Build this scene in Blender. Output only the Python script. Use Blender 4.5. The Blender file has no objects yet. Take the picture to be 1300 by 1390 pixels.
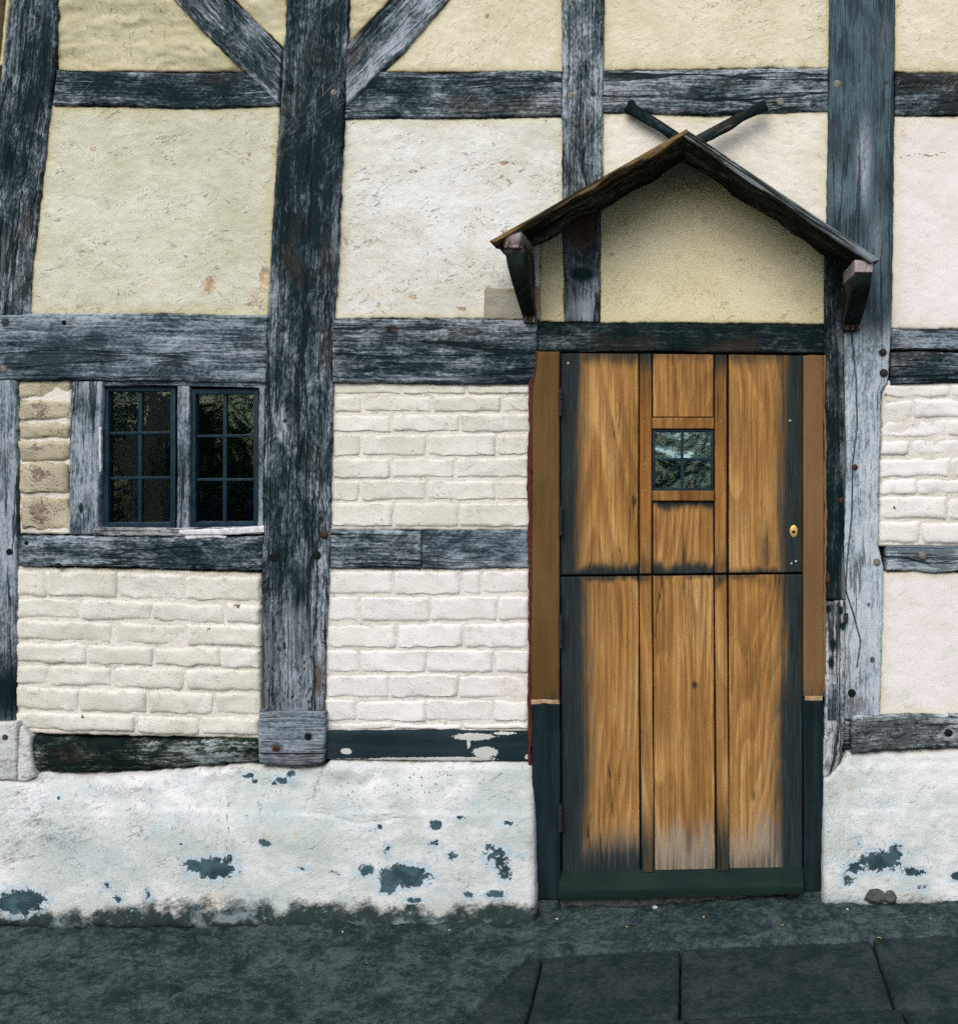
import bpy, math, random
import numpy as np
from mathutils import Vector, Matrix

random.seed(7)
R = math.radians
scene = bpy.context.scene
COL = scene.collection

# ------------------------------------------------------------------ camera
# the camera stands in the street in front of the door; the picture is a shifted
# (straight-on) view, so verticals stay vertical.
S = 400.0                      # photo pixels per metre on the wall plane
VPX, VPY = 930.0, 620.0        # photo pixel the camera looks at squarely
DIST = 4.0
CX, CZ = (VPX - 650.0) / S, (1250.0 - VPY) / S
cam = bpy.data.cameras.new('camera')
camo = bpy.data.objects.new('camera', cam)
COL.objects.link(camo)
camo.location = (CX, -DIST, CZ)
camo.rotation_euler = (R(90), 0, 0)
cam.sensor_fit = 'HORIZONTAL'
cam.sensor_width = 36.0
cam.lens = 36.0 * DIST / (1300.0 / S)
cam.shift_x = (650.0 - VPX) / 1300.0
cam.shift_y = (VPY - 695.0) / 1300.0
cam.clip_start = 0.05
cam.clip_end = 300
scene.camera = camo

# ------------------------------------------------------------------ light
SUN_EL, SUN_AZ = 40.0, -12.0   # azimuth measured from the street side (-y) towards +x
world = bpy.data.worlds.new('World')
scene.world = world
world.use_nodes = True
wn = world.node_tree
for n in list(wn.nodes):
    wn.nodes.remove(n)
sky = wn.nodes.new('ShaderNodeTexSky')
sky.sky_type = 'NISHITA'
sky.sun_disc = False
sky.sun_elevation = R(SUN_EL)
sky.sun_rotation = R(180 - SUN_AZ)
sky.air_density = 1.0
sky.dust_density = 4.0
sky.ozone_density = 1.0
bg = wn.nodes.new('ShaderNodeBackground')
bg.inputs['Strength'].default_value = 0.125
wo = wn.nodes.new('ShaderNodeOutputWorld')
wn.links.new(sky.outputs[0], bg.inputs[0])
wn.links.new(bg.outputs[0], wo.inputs[0])

sl = bpy.data.lights.new('sun', 'SUN')
sl.energy = 1.5
sl.angle = R(55)
sl.color = (1.0, 0.995, 0.985)
so = bpy.data.objects.new('sun', sl)
COL.objects.link(so)
el, az = R(SUN_EL), R(SUN_AZ)
sd = Vector((math.sin(az) * math.cos(el), -math.cos(az) * math.cos(el), math.sin(el)))
so.rotation_euler = sd.to_track_quat('Z', 'Y').to_euler()
so.location = (0, -6, 8)

scene.view_settings.view_transform = 'Standard'
scene.view_settings.look = 'None'
scene.view_settings.gamma = 1
scene.view_settings.use_curve_mapping = False
scene.view_settings.exposure = 0.18
scene.render.engine = 'CYCLES'
scene.cycles.max_bounces = 6
scene.cycles.use_denoising = False
scene.cycles.sampling_pattern = 'BLUE_NOISE'
scene.cycles.use_adaptive_sampling = False

# ------------------------------------------------------------------ noise
def _hash(ix, iy, seed):
    h = (ix.astype(np.int64) * 374761393 + iy.astype(np.int64) * 668265263 + int(seed) * 974711) & 0x7fffffff
    h = ((h ^ (h >> 13)) * 1274126177) & 0x7fffffff
    h = h ^ (h >> 16)
    return (h & 0xffff) / 65535.0

def vn(x, y, seed=0):
    x = np.asarray(x, float); y = np.asarray(y, float)
    ix = np.floor(x); iy = np.floor(y)
    fx = x - ix; fy = y - iy
    fx = fx * fx * fx * (fx * (fx * 6 - 15) + 10)
    fy = fy * fy * fy * (fy * (fy * 6 - 15) + 10)
    a = _hash(ix, iy, seed); b = _hash(ix + 1, iy, seed)
    c = _hash(ix, iy + 1, seed); d = _hash(ix + 1, iy + 1, seed)
    return (a * (1 - fx) + b * fx) * (1 - fy) + (c * (1 - fx) + d * fx) * fy

def fbm(x, y, seed=0, octv=4, gain=0.5):
    t = 0; a = 1; n = 0
    for k in range(octv):
        t = t + a * (vn(x * 2 ** k + 17.3 * k, y * 2 ** k - 9.1 * k, seed + k * 31) - 0.5)
        n += a; a *= gain
    return t / n * 2            # about -1 .. 1

def smooth(a, b, x):
    t = np.clip((x - a) / (b - a), 0, 1)
    return t * t * (3 - 2 * t)

def blobs(px, py, lst):
    """largest of soft ellipses (px, py, rx, ry, weight); 0 outside"""
    o = np.zeros_like(px)
    for (cx, cy, rx, ry, w) in lst:
        d = np.sqrt(((px - cx) / rx) ** 2 + ((py - cy) / ry) ** 2)
        o = np.maximum(o, w * np.clip(1.25 - d, 0, 1))
    return o

# ------------------------------------------------------------------ mapping
def W(px, py, y=0.0):
    """point of the wall seen at a photo pixel, when it lies y metres behind the wall face"""
    s = (DIST + y) / DIST
    return (CX + (px - VPX) / S * s, y, CZ - (py - VPY) / S * s)

# ------------------------------------------------------------------ node helper
class NT:
    def __init__(self, name):
        self.m = bpy.data.materials.new(name)
        self.m.use_nodes = True
        self.t = self.m.node_tree
        for n in list(self.t.nodes):
            self.t.nodes.remove(n)
        self.out = self.t.nodes.new('ShaderNodeOutputMaterial')
    def n(self, typ, **kw):
        nd = self.t.nodes.new(typ)
        for k, v in kw.items():
            setattr(nd, k, v)
        return nd
    def set(self, sock, v):
        if hasattr(v, 'is_output') or isinstance(v, bpy.types.NodeSocket):
            self.t.links.new(v, sock)
        elif isinstance(v, (tuple, list)):
            if sock.type == 'RGBA' and len(v) == 3:
                v = (*v, 1)
            sock.default_value = v
        else:
            sock.default_value = v
    def attr(self, name):
        a = self.n('ShaderNodeAttribute', attribute_name=name)
        return a.outputs['Vector']
    def fattr(self, name):
        a = self.n('ShaderNodeAttribute', attribute_name=name)
        return a.outputs['Fac']
    def sep(self, v):
        s = self.n('ShaderNodeSeparateXYZ'); self.set(s.inputs[0], v)
        return s.outputs
    def map(self, v, scale=(1, 1, 1), rot=(0, 0, 0), loc=(0, 0, 0)):
        m = self.n('ShaderNodeMapping')
        self.set(m.inputs['Vector'], v)
        m.inputs['Scale'].default_value = scale
        m.inputs['Rotation'].default_value = rot
        m.inputs['Location'].default_value = loc
        return m.outputs[0]
    def noise(self, v, scale=1.0, detail=3, rough=0.55, dist=0.0):
        m = self.n('ShaderNodeTexNoise')
        self.set(m.inputs['Vector'], v)
        m.inputs['Scale'].default_value = scale
        m.inputs['Detail'].default_value = detail
        m.inputs['Roughness'].default_value = rough
        m.inputs['Distortion'].default_value = dist
        return m.outputs['Fac']
    def voro(self, v, scale=1.0, feature='F1', out='Distance', rnd=1.0):
        m = self.n('ShaderNodeTexVoronoi', feature=feature)
        self.set(m.inputs['Vector'], v)
        m.inputs['Scale'].default_value = scale
        m.inputs['Randomness'].default_value = rnd
        return m.outputs[out]
    def math(self, op, a, b=0.0, c=0.0, clamp=False):
        m = self.n('ShaderNodeMath', operation=op, use_clamp=clamp)
        self.set(m.inputs[0], a); self.set(m.inputs[1], b); self.set(m.inputs[2], c)
        return m.outputs[0]
    def step(self, x, a, b):
        m = self.n('ShaderNodeMapRange', interpolation_type='SMOOTHSTEP')
        self.set(m.inputs[0], x)
        m.inputs[1].default_value = a; m.inputs[2].default_value = b
        m.inputs[3].default_value = 0; m.inputs[4].default_value = 1
        return m.outputs[0]
    def ramp(self, f, stops):
        r = self.n('ShaderNodeValToRGB')
        self.set(r.inputs[0], f)
        e = r.color_ramp.elements
        while len(e) > 1:
            e.remove(e[0])
        e[0].position = stops[0][0]; e[0].color = (*stops[0][1], 1)
        for p, c in stops[1:]:
            k = e.new(p); k.color = (*c, 1)
        return r.outputs[0]
    def mix(self, f, a, b, blend='MIX'):
        m = self.n('ShaderNodeMix', data_type='RGBA', blend_type=blend)
        self.set(m.inputs[0], f); self.set(m.inputs[6], a); self.set(m.inputs[7], b)
        return m.outputs[2]
    def bump(self, h, dist=0.002, strength=1.0, normal=None):
        b = self.n('ShaderNodeBump')
        b.inputs['Strength'].default_value = strength
        b.inputs['Distance'].default_value = dist
        self.set(b.inputs['Height'], h)
        if normal is not None:
            self.set(b.inputs['Normal'], normal)
        return b.outputs[0]
    def principled(self, col, rough=0.8, normal=None, metal=0.0, spec=0.3):
        p = self.n('ShaderNodeBsdfPrincipled')
        self.set(p.inputs['Base Color'], col)
        self.set(p.inputs['Roughness'], rough)
        self.set(p.inputs['Metallic'], metal)
        p.inputs['Specular IOR Level'].default_value = spec
        if normal is not None:
            self.set(p.inputs['Normal'], normal)
        self.t.links.new(p.outputs[0], self.out.inputs[0])
        return self.m

# ------------------------------------------------------------------ materials
# every sheet carries: g = (metres along, metres across, seed), k = three stain masks, e = metres to its edge
def mat_timber(name, dark=(0.008, 0.019, 0.024), mid=(0.040, 0.063, 0.076), light=(0.140, 0.178, 0.205),
               bias=0.0, scratch=0.3, pits=0.0, crack=1.0, worn=0.5, stain=(0.004, 0.012, 0.014),
               pale=(0.33, 0.39, 0.46), brown=(0.10, 0.055, 0.03), fine=1.0, blotch=1.0, scol=None, qpits=False):
    t = NT(name)
    g = t.attr('g')
    k = t.sep(t.attr('k'))
    e = t.fattr('e')
    fineg = t.noise(t.map(g, (6, 190, 1)), 1, 3, 0.7)
    midg = t.noise(t.map(g, (2.6, 90, 1)), 1, 4, 0.65, 0.25)
    blot = t.noise(t.map(g, (7.5, 13, 1), loc=(3, 7, 0)), 1, 7, 0.72, 0.5)
    big = t.noise(t.map(g, (1.1, 2.6, 1), loc=(7, 1, 0)), 1, 3, 0.6, 0.5)
    spk = t.noise(t.map(g, (60, 130, 1)), 1, 5, 0.72)
    f = t.math('MULTIPLY_ADD', fineg, 1.0 * fine, 0.48 + bias + 0.03 - 0.5 * fine - 0.20 - 0.55 - 0.75 * blotch - 0.65)
    f = t.math('MULTIPLY_ADD', midg, 0.40, f)
    f = t.math('MULTIPLY_ADD', spk, 1.1, f)
    f = t.math('MULTIPLY_ADD', blot, 1.5 * blotch, f)
    f = t.math('MULTIPLY_ADD', big, 1.3, f)
    # worn pale arrises
    warm = t.step(t.noise(t.map(g, (1.9, 5, 1), loc=(13, 3, 0)), 1, 5, 0.65), 0.52, 0.68)
    wn_ = t.math('MULTIPLY', t.math('SUBTRACT', 1.0, t.step(e, 0.0, 0.028)),
                 t.step(t.noise(t.map(g, (7, 18, 1)), 1, 4, 0.7), 0.42, 0.66))
    f = t.math('MULTIPLY_ADD', wn_, 0.28 * worn, f)
    col = t.ramp(f, [(0.34, dark), (0.52, mid), (0.70, light), (0.88, pale)])
    col = t.mix(t.math('MULTIPLY', warm, 0.45), col, t.mix(0.55, col, brown))
    # adze and saw scratches, slanting across the grain
    sc = None
    for rot, sx, amt in ((R(48), 1, 1.0), (R(-24), 2, 0.45)):
        s = t.noise(t.map(t.map(g, rot=(0, 0, rot)), (17, 250, 1), loc=(sx * 3.1, 0, 0)), 1, 2, 0.5)
        s = t.math('MULTIPLY', t.step(s, 0.60, 0.68), t.step(t.noise(t.map(g, (5.3, 9, 1), loc=(sx, 9, 0)), 1, 3), 0.50, 0.62))
        s = t.math('MULTIPLY', s, amt)
        sc = s if sc is None else t.math('MAXIMUM', sc, s)
    col = t.mix(t.math('MULTIPLY', sc, scratch), col, scol if scol else pale)
    # stains
    sn = t.math('ADD', k[0], t.math('MULTIPLY', t.math('SUBTRACT', t.math('MULTIPLY_ADD', fineg, 0.5, t.math('MULTIPLY', blot, 0.5)), 0.5), 1.3))
    col = t.mix(t.step(sn, 0.30, 0.75), col, t.mix(t.step(t.math('MULTIPLY_ADD', fineg, 0.5, t.math('MULTIPLY', blot, 0.5)), 0.42, 0.62), stain, tuple(x * 3.4 for x in stain)))
    pn = t.math('ADD', k[1], t.math('MULTIPLY', t.math('SUBTRACT', t.math('MULTIPLY_ADD', midg, 0.5, t.math('MULTIPLY', fineg, 0.5)), 0.5), 1.6))
    col = t.mix(t.math('MULTIPLY', t.step(pn, 0.25, 0.95), 0.85), col, pale)
    bn = t.math('ADD', k[2], t.math('MULTIPLY', t.math('SUBTRACT', blot, 0.5), 1.1))
    col = t.mix(t.math('MULTIPLY', t.step(bn, 0.35, 0.8), 0.8), col, brown)
    # drying cracks: long thin lines along the grain
    cn = t.noise(t.map(g, (0.9, 17, 1), loc=(0, 1.7, 0)), 1, 3, 0.5, 0.3)
    ck = t.math('SUBTRACT', 1.0, t.step(t.math('ABSOLUTE', t.math('SUBTRACT', cn, 0.5)), 0.006, 0.022))
    ck = t.math('MULTIPLY', ck, t.step(t.noise(t.map(g, (1.5, 5, 1), loc=(5, 0, 0)), 1, 2), 0.47, 0.55))
    ck = t.math('MULTIPLY', ck, crack)
    cn2 = t.noise(t.map(g, (0.6, 9, 1), loc=(4, 5.7, 0)), 1, 4, 0.55, 0.2)
    ck2 = t.math('SUBTRACT', 1.0, t.step(t.math('ABSOLUTE', t.math('SUBTRACT', cn2, 0.5)), 0.003, 0.012))
    ck2 = t.math('MULTIPLY', t.math('MULTIPLY', ck2, crack), t.step(t.noise(t.map(g, (1.1, 3, 1), loc=(9, 0, 0)), 1, 2), 0.50, 0.56))
    ck = t.math('MAXIMUM', ck, ck2)
    fck = t.math('MULTIPLY', t.step(t.noise(t.map(g, (7, 110, 1), loc=(2, 0, 0)), 1, 3, 0.6), 0.62, 0.70), 0.75 * crack)
    ck = t.math('MAXIMUM', ck, fck)
    if pits:
        pv = t.noise(t.map(g, (38, 95, 1)), 1, 3, 0.6)
        pt = t.math('MULTIPLY', t.step(pv, 0.55, 0.64), pits)
        pv2 = t.noise(t.map(g, (14, 30, 1)), 1, 3, 0.6)
        pt = t.math('MULTIPLY', pt, t.step(pv2, 0.42, 0.52))
        if qpits:
            pt = t.math('MULTIPLY', pt, t.fattr('q'))
        ck = t.math('MAXIMUM', ck, pt)
    col = t.mix(t.math('MULTIPLY', ck, 0.92), col, (0.006, 0.013, 0.015))
    h = t.math('MULTIPLY_ADD', fineg, 0.45, t.math('MULTIPLY', midg, 0.6))
    h = t.math('MULTIPLY_ADD', spk, 0.35, h)
    h = t.math('MULTIPLY_ADD', ck, -1.3, h)
    h = t.math('MULTIPLY_ADD', sc, 0.15, h)
    nrm = t.bump(h, 0.0034, 0.9)
    return t.principled(col, 0.9, nrm, spec=0.06)

def mat_plaster(name, a=(0.55, 0.54, 0.42), b=(0.68, 0.68, 0.62), edge=(0.50, 0.46, 0.27), dirt=(0.20, 0.17, 0.11),
                chip=(0.32, 0.25, 0.17), ochre=(0.45, 0.30, 0.12), grey=(0.25, 0.28, 0.27), scr=0.6, pit=0.6,
                edgew=0.05, bumpd=0.004, speck=0.0, crackc=(0.10, 0.085, 0.06), seedoff=0.0, mott=1.0, joint=1.0, jcol=(0.20, 0.145, 0.075), under=None):
    t = NT(name)
    g = t.map(t.attr('g'), loc=(seedoff, 0, 0))
    k = t.sep(t.attr('k'))
    e = t.fattr('e')
    big = t.noise(t.map(g, (3.0, 3.6, 1)), 1, 6, 0.62, 0.5)
    med = t.noise(t.map(g, (14, 17, 1)), 1, 5, 0.65, 0.4)
    tro = t.noise(t.map(t.map(g, rot=(0, 0, R(20))), (24, 75, 1)), 1, 5, 0.65, 1.0)
    fin = t.noise(t.map(g, (110, 130, 1)), 1, 3, 0.6)
    f = t.math('MULTIPLY_ADD', med, 0.45, t.math('MULTIPLY', big, 0.75))
    f = t.math('ADD', f, -0.10)
    col = t.mix(t.step(f, 0.36, 0.66), a, b)
    # less weathered, yellower along the timbers
    ef = t.math('SUBTRACT', 1.0, t.step(t.math('ADD', e, t.math('MULTIPLY', t.math('SUBTRACT', med, 0.5), 0.07)), 0.0, edgew))
    col = t.mix(t.math('MULTIPLY', ef, 0.55), col, edge)
    col = t.mix(t.math('MULTIPLY', t.step(tro, 0.55, 0.72), 0.22 * mott), col, dirt)
    col = t.mix(t.math('MULTIPLY', t.step(fin, 0.55, 0.75), 0.07), col, dirt)
    el = t.math('MULTIPLY', t.math('SUBTRACT', 1.0, t.step(t.math('ADD', e, t.math('MULTIPLY', t.math('SUBTRACT', med, 0.5), 0.03)), 0.000, 0.006)), 0.6 * joint)
    col = t.mix(el, col, jcol)
    # short dark nicks where the trowel dragged
    n1 = t.noise(t.map(t.map(g, rot=(0, 0, R(24))), (24, 85, 1), loc=(4, 2, 0)), 1, 3, 0.6, 1.4)
    n2 = t.noise(t.map(t.map(g, rot=(0, 0, R(-35))), (28, 90, 1), loc=(1, 6, 0)), 1, 3, 0.6, 1.4)
    gate = t.step(t.noise(t.map(g, (7, 8, 1), loc=(8, 3, 0)), 1, 4, 0.65), 0.44, 0.58)
    nk = t.math('MULTIPLY', t.math('MAXIMUM', t.step(n1, 0.62, 0.67), t.step(n2, 0.64, 0.69)), gate)
    nk = t.math('MULTIPLY', nk, scr)
    col = t.mix(nk, col, crackc)
    # pits
    vd = t.voro(t.map(g, (21, 24, 1)), 1)
    vr = t.sep(t.voro(t.map(g, (21, 24, 1)), 1, out='Color'))
    pt = t.math('MULTIPLY', t.math('SUBTRACT', 1.0, t.step(t.math('ADD', vd, t.math('MULTIPLY', fin, 0.10)), 0.10, 0.16)), t.step(vr[0], 0.86, 0.90))
    pt = t.math('MULTIPLY', pt, pit)
    col = t.mix(pt, col, crackc)
    # hairline cracks
    hn = t.noise(t.map(g, (2.6, 2.2, 1), loc=(11, 4, 0)), 1, 6, 0.6, 0.3)
    hc = t.math('SUBTRACT', 1.0, t.step(t.math('ABSOLUTE', t.math('SUBTRACT', hn, 0.5)), 0.0006, 0.0030))
    hc = t.math('MULTIPLY', hc, t.step(t.noise(t.map(g, (2.1, 2.3, 1), loc=(2, 8, 0)), 1, 1), 0.53, 0.58))
    col = t.mix(t.math('MULTIPLY', hc, 0.7 * scr), col, crackc)
    if speck:
        sp = t.voro(t.map(g, (75, 75, 1)), 1)
        sr = t.sep(t.voro(t.map(g, (75, 75, 1)), 1, out='Color'))
        sm = t.math('MULTIPLY', t.math('SUBTRACT', 1.0, t.step(sp, 0.18, 0.34)), t.step(t.math('ADD', sr[1], t.math('MULTIPLY', e, 0)), 0.72, 0.78))
        sg = t.fattr('q')
        sm = t.math('MULTIPLY', sm, t.math('MULTIPLY', sg, speck))
        col = t.mix(sm, col, (0.03, 0.05, 0.06))
    br = t.math('MULTIPLY_ADD', fin, 0.40, t.math('MULTIPLY_ADD', med, 0.75, -0.575))
    og = t.math('ADD', k[1], t.math('MULTIPLY', br, 1.5))
    col = t.mix(t.math('MULTIPLY', t.step(og, 0.20, 0.85), 0.8), col, ochre)
    gg = t.math('ADD', k[2], t.math('MULTIPLY', t.math('ADD', br, t.math('MULTIPLY', t.math('SUBTRACT', tro, 0.5), 0.6)), 1.5))
    col = t.mix(t.step(gg, 0.22, 1.0), col, grey)
    ch2 = t.noise(t.map(g, (42, 42, 1), loc=(3, 3, 0)), 1, 6, 0.72, 0.6)
    cg = t.math('ADD', k[0], t.math('MULTIPLY', t.math('SUBTRACT', ch2, 0.5), 1.9))
    cm = t.step(cg, 0.42, 0.54)
    if under:
        u4 = t.noise(t.map(g, (5, 7, 1), loc=(2, 9, 0)), 1, 6, 0.7, 0.5)
        col = t.mix(t.math('MULTIPLY', t.step(u4, 0.52, 0.66), 0.45), col, (0.44, 0.55, 0.60))
        u5 = t.noise(t.map(g, (24, 15, 1), loc=(7, 2, 0)), 1, 6, 0.75, 0.3)
        col = t.mix(t.math('MULTIPLY', t.math('MULTIPLY', t.step(u5, 0.60, 0.66), t.step(u4, 0.46, 0.56)), 0.55), col, (0.13, 0.20, 0.23))
        u3 = t.noise(t.map(g, (30, 36, 1), loc=(9, 1, 0)), 1, 5, 0.7)
        uw = t.math('MULTIPLY', t.step(t.math('ADD', t.math('MULTIPLY', k[0], 1.5), t.math('MULTIPLY', t.math('SUBTRACT', u3, 0.5), 2.2)), 0.25, 0.45), 0.7)
        col = t.mix(uw, col, under)
    chc = t.mix(t.step(med, 0.4, 0.65), chip, tuple(min(1, c * 2.1 + 0.01) for c in chip))
    col = t.mix(t.math('MULTIPLY', t.step(cg, 0.36, 0.47), t.math('SUBTRACT', 1, cm)), col, tuple(min(.85, c * 1.12) for c in b))
    col = t.mix(cm, col, chc)
    h = t.math('MULTIPLY_ADD', tro, 0.55, t.math('MULTIPLY', med, 0.8))
    h = t.math('MULTIPLY_ADD', fin, 0.20, h)
    h = t.math('MULTIPLY_ADD', nk, -0.6, h)
    h = t.math('MULTIPLY_ADD', pt, -0.7, h)
    h = t.math('MULTIPLY_ADD', cm, -0.45, h)
    nrm = t.bump(h, bumpd, 0.85)
    return t.principled(col, 0.88, nrm, spec=0.2)

def mat_oak(name, a=(0.40, 0.215, 0.066), b=(0.145, 0.070, 0.022), c=(0.57, 0.375, 0.16), stain=(0.007, 0.018, 0.023),
            grey=(0.29, 0.26, 0.215), rings=24.0, redd=(0.30, 0.115, 0.028)):
    t = NT(name)
    g = t.attr('g')
    k = t.sep(t.attr('k'))
    rn = t.noise(t.map(g, (0.42, 3.6, 1)), 1, 2, 0.45, 0.15)
    ring = t.math('FRACT', t.math('MULTIPLY', rn, rings))
    rl = t.math('MULTIPLY', t.step(ring, 0.0, 0.75), t.math('SUBTRACT', 1.0, t.step(ring, 0.86, 1.0)))
    fine = t.noise(t.map(g, (7, 260, 1)), 1, 4, 0.65)
    med = t.noise(t.map(g, (1.6, 95, 1)), 1, 4, 0.62)
    blot = t.noise(t.map(g, (1.7, 7, 1)), 1, 5, 0.62)
    f = t.math('MULTIPLY_ADD', med, 0.75, t.math('MULTIPLY', fine, 0.75))
    f = t.math('MULTIPLY_ADD', blot, 0.95, f)
    f = t.math('ADD', f, -0.66)
    col = t.ramp(f, [(0.26, b), (0.56, a), (0.82, c)])
    col = t.mix(t.math('MULTIPLY', rl, 0.45), col, b)
    dk = t.step(t.noise(t.map(g, (1.1, 150, 1), loc=(3, 0, 0)), 1, 4, 0.7), 0.54, 0.68)
    col = t.mix(t.math('MULTIPLY', dk, 0.55), col, tuple(x * 0.6 for x in b))
    pore = t.step(t.noise(t.map(g, (22, 420, 1)), 1, 2, 0.6), 0.60, 0.70)
    col = t.mix(t.math('MULTIPLY', pore, 0.55), col, tuple(x * 0.45 for x in b))
    col = t.mix(t.math('MULTIPLY', t.step(t.math('ADD', k[1], t.math('MULTIPLY', t.math('SUBTRACT', fine, 0.5), 1.2)), 0.25, 1.0), 0.8), col, grey)
    col = t.mix(t.math('MULTIPLY', k[2], 0.6), col, redd)
    sn = t.math('ADD', k[0], t.math('MULTIPLY', t.math('SUBTRACT', t.math('MULTIPLY_ADD', med, 0.5, t.math('MULTIPLY', fine, 0.5)), 0.5), 1.9))
    sf = t.math('MULTIPLY', t.step(sn, 0.16, 0.88), 0.97)
    col = t.mix(sf, col, t.mix(t.step(fine, 0.45, 0.68), stain, tuple(x * 2.2 + .002 for x in stain)))
    # splits and small knots
    cn = t.noise(t.map(g, (1.0, 26, 1), loc=(0, 3.3, 0)), 1, 3, 0.5, 0.2)
    ck = t.math('SUBTRACT', 1.0, t.step(t.math('ABSOLUTE', t.math('SUBTRACT', cn, 0.5)), 0.003, 0.011))
    ck = t.math('MULTIPLY', ck, t.step(t.noise(t.map(g, (2.0, 7, 1), loc=(5, 0, 0)), 1, 2), 0.56, 0.62))
    col = t.mix(t.math('MULTIPLY', ck, 0.8), col, (0.02, 0.014, 0.01))
    h = t.math('MULTIPLY_ADD', fine, 0.5, t.math('MULTIPLY', med, 0.5))
    h = t.math('MULTIPLY_ADD', rl, -0.25, h)
    h = t.math('MULTIPLY_ADD', ck, -0.8, h)
    nrm = t.bump(h, 0.0022, 0.9)
    return t.principled(col, 0.75, nrm, spec=0.10)

def mat_paint(name, a, b, sc=(3, 40, 1), rough=0.55, bumpd=0.0015, fleck=None):
    t = NT(name)
    g = t.attr('g')
    k = t.sep(t.attr('k'))
    n1 = t.noise(t.map(g, sc), 1, 4, 0.6)
    n2 = t.noise(t.map(g, (4, 6, 1)), 1, 5, 0.65)
    n3 = t.noise(t.map(g, (120, 150, 1)), 1, 3, 0.6)
    col = t.mix(t.step(t.math('MULTIPLY_ADD', n1, 0.5, t.math('MULTIPLY', n2, 0.5)), 0.38, 0.62), a, b)
    col = t.mix(t.math('MULTIPLY', t.step(n3, 0.55, 0.75), 0.25), col, tuple(x * 0.5 for x in a))
    sn = t.math('ADD', k[0], t.math('MULTIPLY', t.math('SUBTRACT', n1, 0.5), 1.3))
    col = t.mix(t.step(sn, 0.25, 0.9), col, (0.010, 0.022, 0.027))
    if fleck:
        fl = t.math('ADD', k[1], t.math('MULTIPLY', t.math('SUBTRACT', t.math('MULTIPLY_ADD', n2, .7, t.math('MULTIPLY', n3, .3)), 0.5), 2.0))
        col = t.mix(t.step(fl, 0.40, 0.48), col, fleck)
    nrm = t.bump(t.math('MULTIPLY_ADD', n1, 0.6, t.math('MULTIPLY', n3, 0.4)), bumpd, 0.8)
    return t.principled(col, rough, nrm, spec=0.08)

def mat_simple(name, a, b, scale=30, rough=0.7, metal=0.0, bumpd=0.001, spec=0.12):
    t = NT(name)
    tc = t.n('ShaderNodeTexCoord')
    n1 = t.noise(tc.outputs['Object'], scale, 5, 0.65)
    n2 = t.noise(tc.outputs['Object'], scale * 5, 3, 0.6)
    col = t.mix(t.step(t.math('MULTIPLY_ADD', n1, 0.7, t.math('MULTIPLY', n2, 0.3)), 0.36, 0.64), a, b)
    nrm = t.bump(t.math('MULTIPLY_ADD', n2, 0.5, t.math('MULTIPLY', n1, 0.5)), bumpd, 0.8)
    return t.principled(col, rough, nrm, metal=metal, spec=spec)

def mat_ground(name, a, b, moss, scale=1.0, bumpd=0.006):
    t = NT(name)
    tc = t.n('ShaderNodeTexCoord')
    o = tc.outputs['Object']
    n1 = t.noise(o, 7 * scale, 6, 0.65, 0.4)
    n2 = t.noise(o, 45 * scale, 5, 0.7)
    n3 = t.noise(o, 160 * scale, 3, 0.6)
    col = t.mix(t.step(t.math('MULTIPLY_ADD', n2, 0.5, t.math('MULTIPLY', n1, 0.5)), 0.40, 0.62), a, b)
    col = t.mix(t.math('MULTIPLY', t.step(n3, 0.60, 0.72), 0.65), col, tuple(min(1, x * 2.6) for x in b))
    col = t.mix(t.math('MULTIPLY', t.step(n3, 0.46, 0.36), 0.0), col, a)
    m = t.step(t.noise(o, 11 * scale, 5, 0.7, 0.8), 0.50, 0.64)
    col = t.mix(t.math('MULTIPLY', m, 0.8), col, moss)
    h = t.math('MULTIPLY_ADD', n2, 0.7, t.math('MULTIPLY', n3, 0.5))
    nrm = t.bump(h, bumpd, 0.9)
    return t.principled(col, 0.9, nrm, spec=0.08)

def mat_glass(name, wav=0.0, scale=9.0, ior=1.5, tint=(0.75, 0.92, 0.9)):
    t = NT(name)
    tc = t.n('ShaderNodeTexCoord')
    n1 = t.noise(tc.outputs['Object'], scale, 2, 0.5, 0.6)
    n2 = t.noise(tc.outputs['Object'], scale * 4, 2, 0.5)
    nrm = t.bump(t.math('MULTIPLY_ADD', n2, 0.15, n1), wav, 1.0)
    fr = t.n('ShaderNodeFresnel'); fr.inputs[0].default_value = ior
    t.t.links.new(nrm, fr.inputs['Normal'])
    tr = t.n('ShaderNodeBsdfTransparent'); tr.inputs[0].default_value = (*tint, 1)
    gl = t.n('ShaderNodeBsdfGlossy'); gl.inputs['Roughness'].default_value = 0.02
    gl.inputs['Color'].default_value = (0.72, 0.95, 1.0, 1)
    t.t.links.new(nrm, gl.inputs['Normal'])
    mx = t.n('ShaderNodeMixShader')
    t.t.links.new(fr.outputs[0], mx.inputs[0])
    t.t.links.new(tr.outputs[0], mx.inputs[1])
    t.t.links.new(gl.outputs[0], mx.inputs[2])
    t.t.links.new(mx.outputs[0], t.out.inputs[0])
    return t.m

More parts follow.
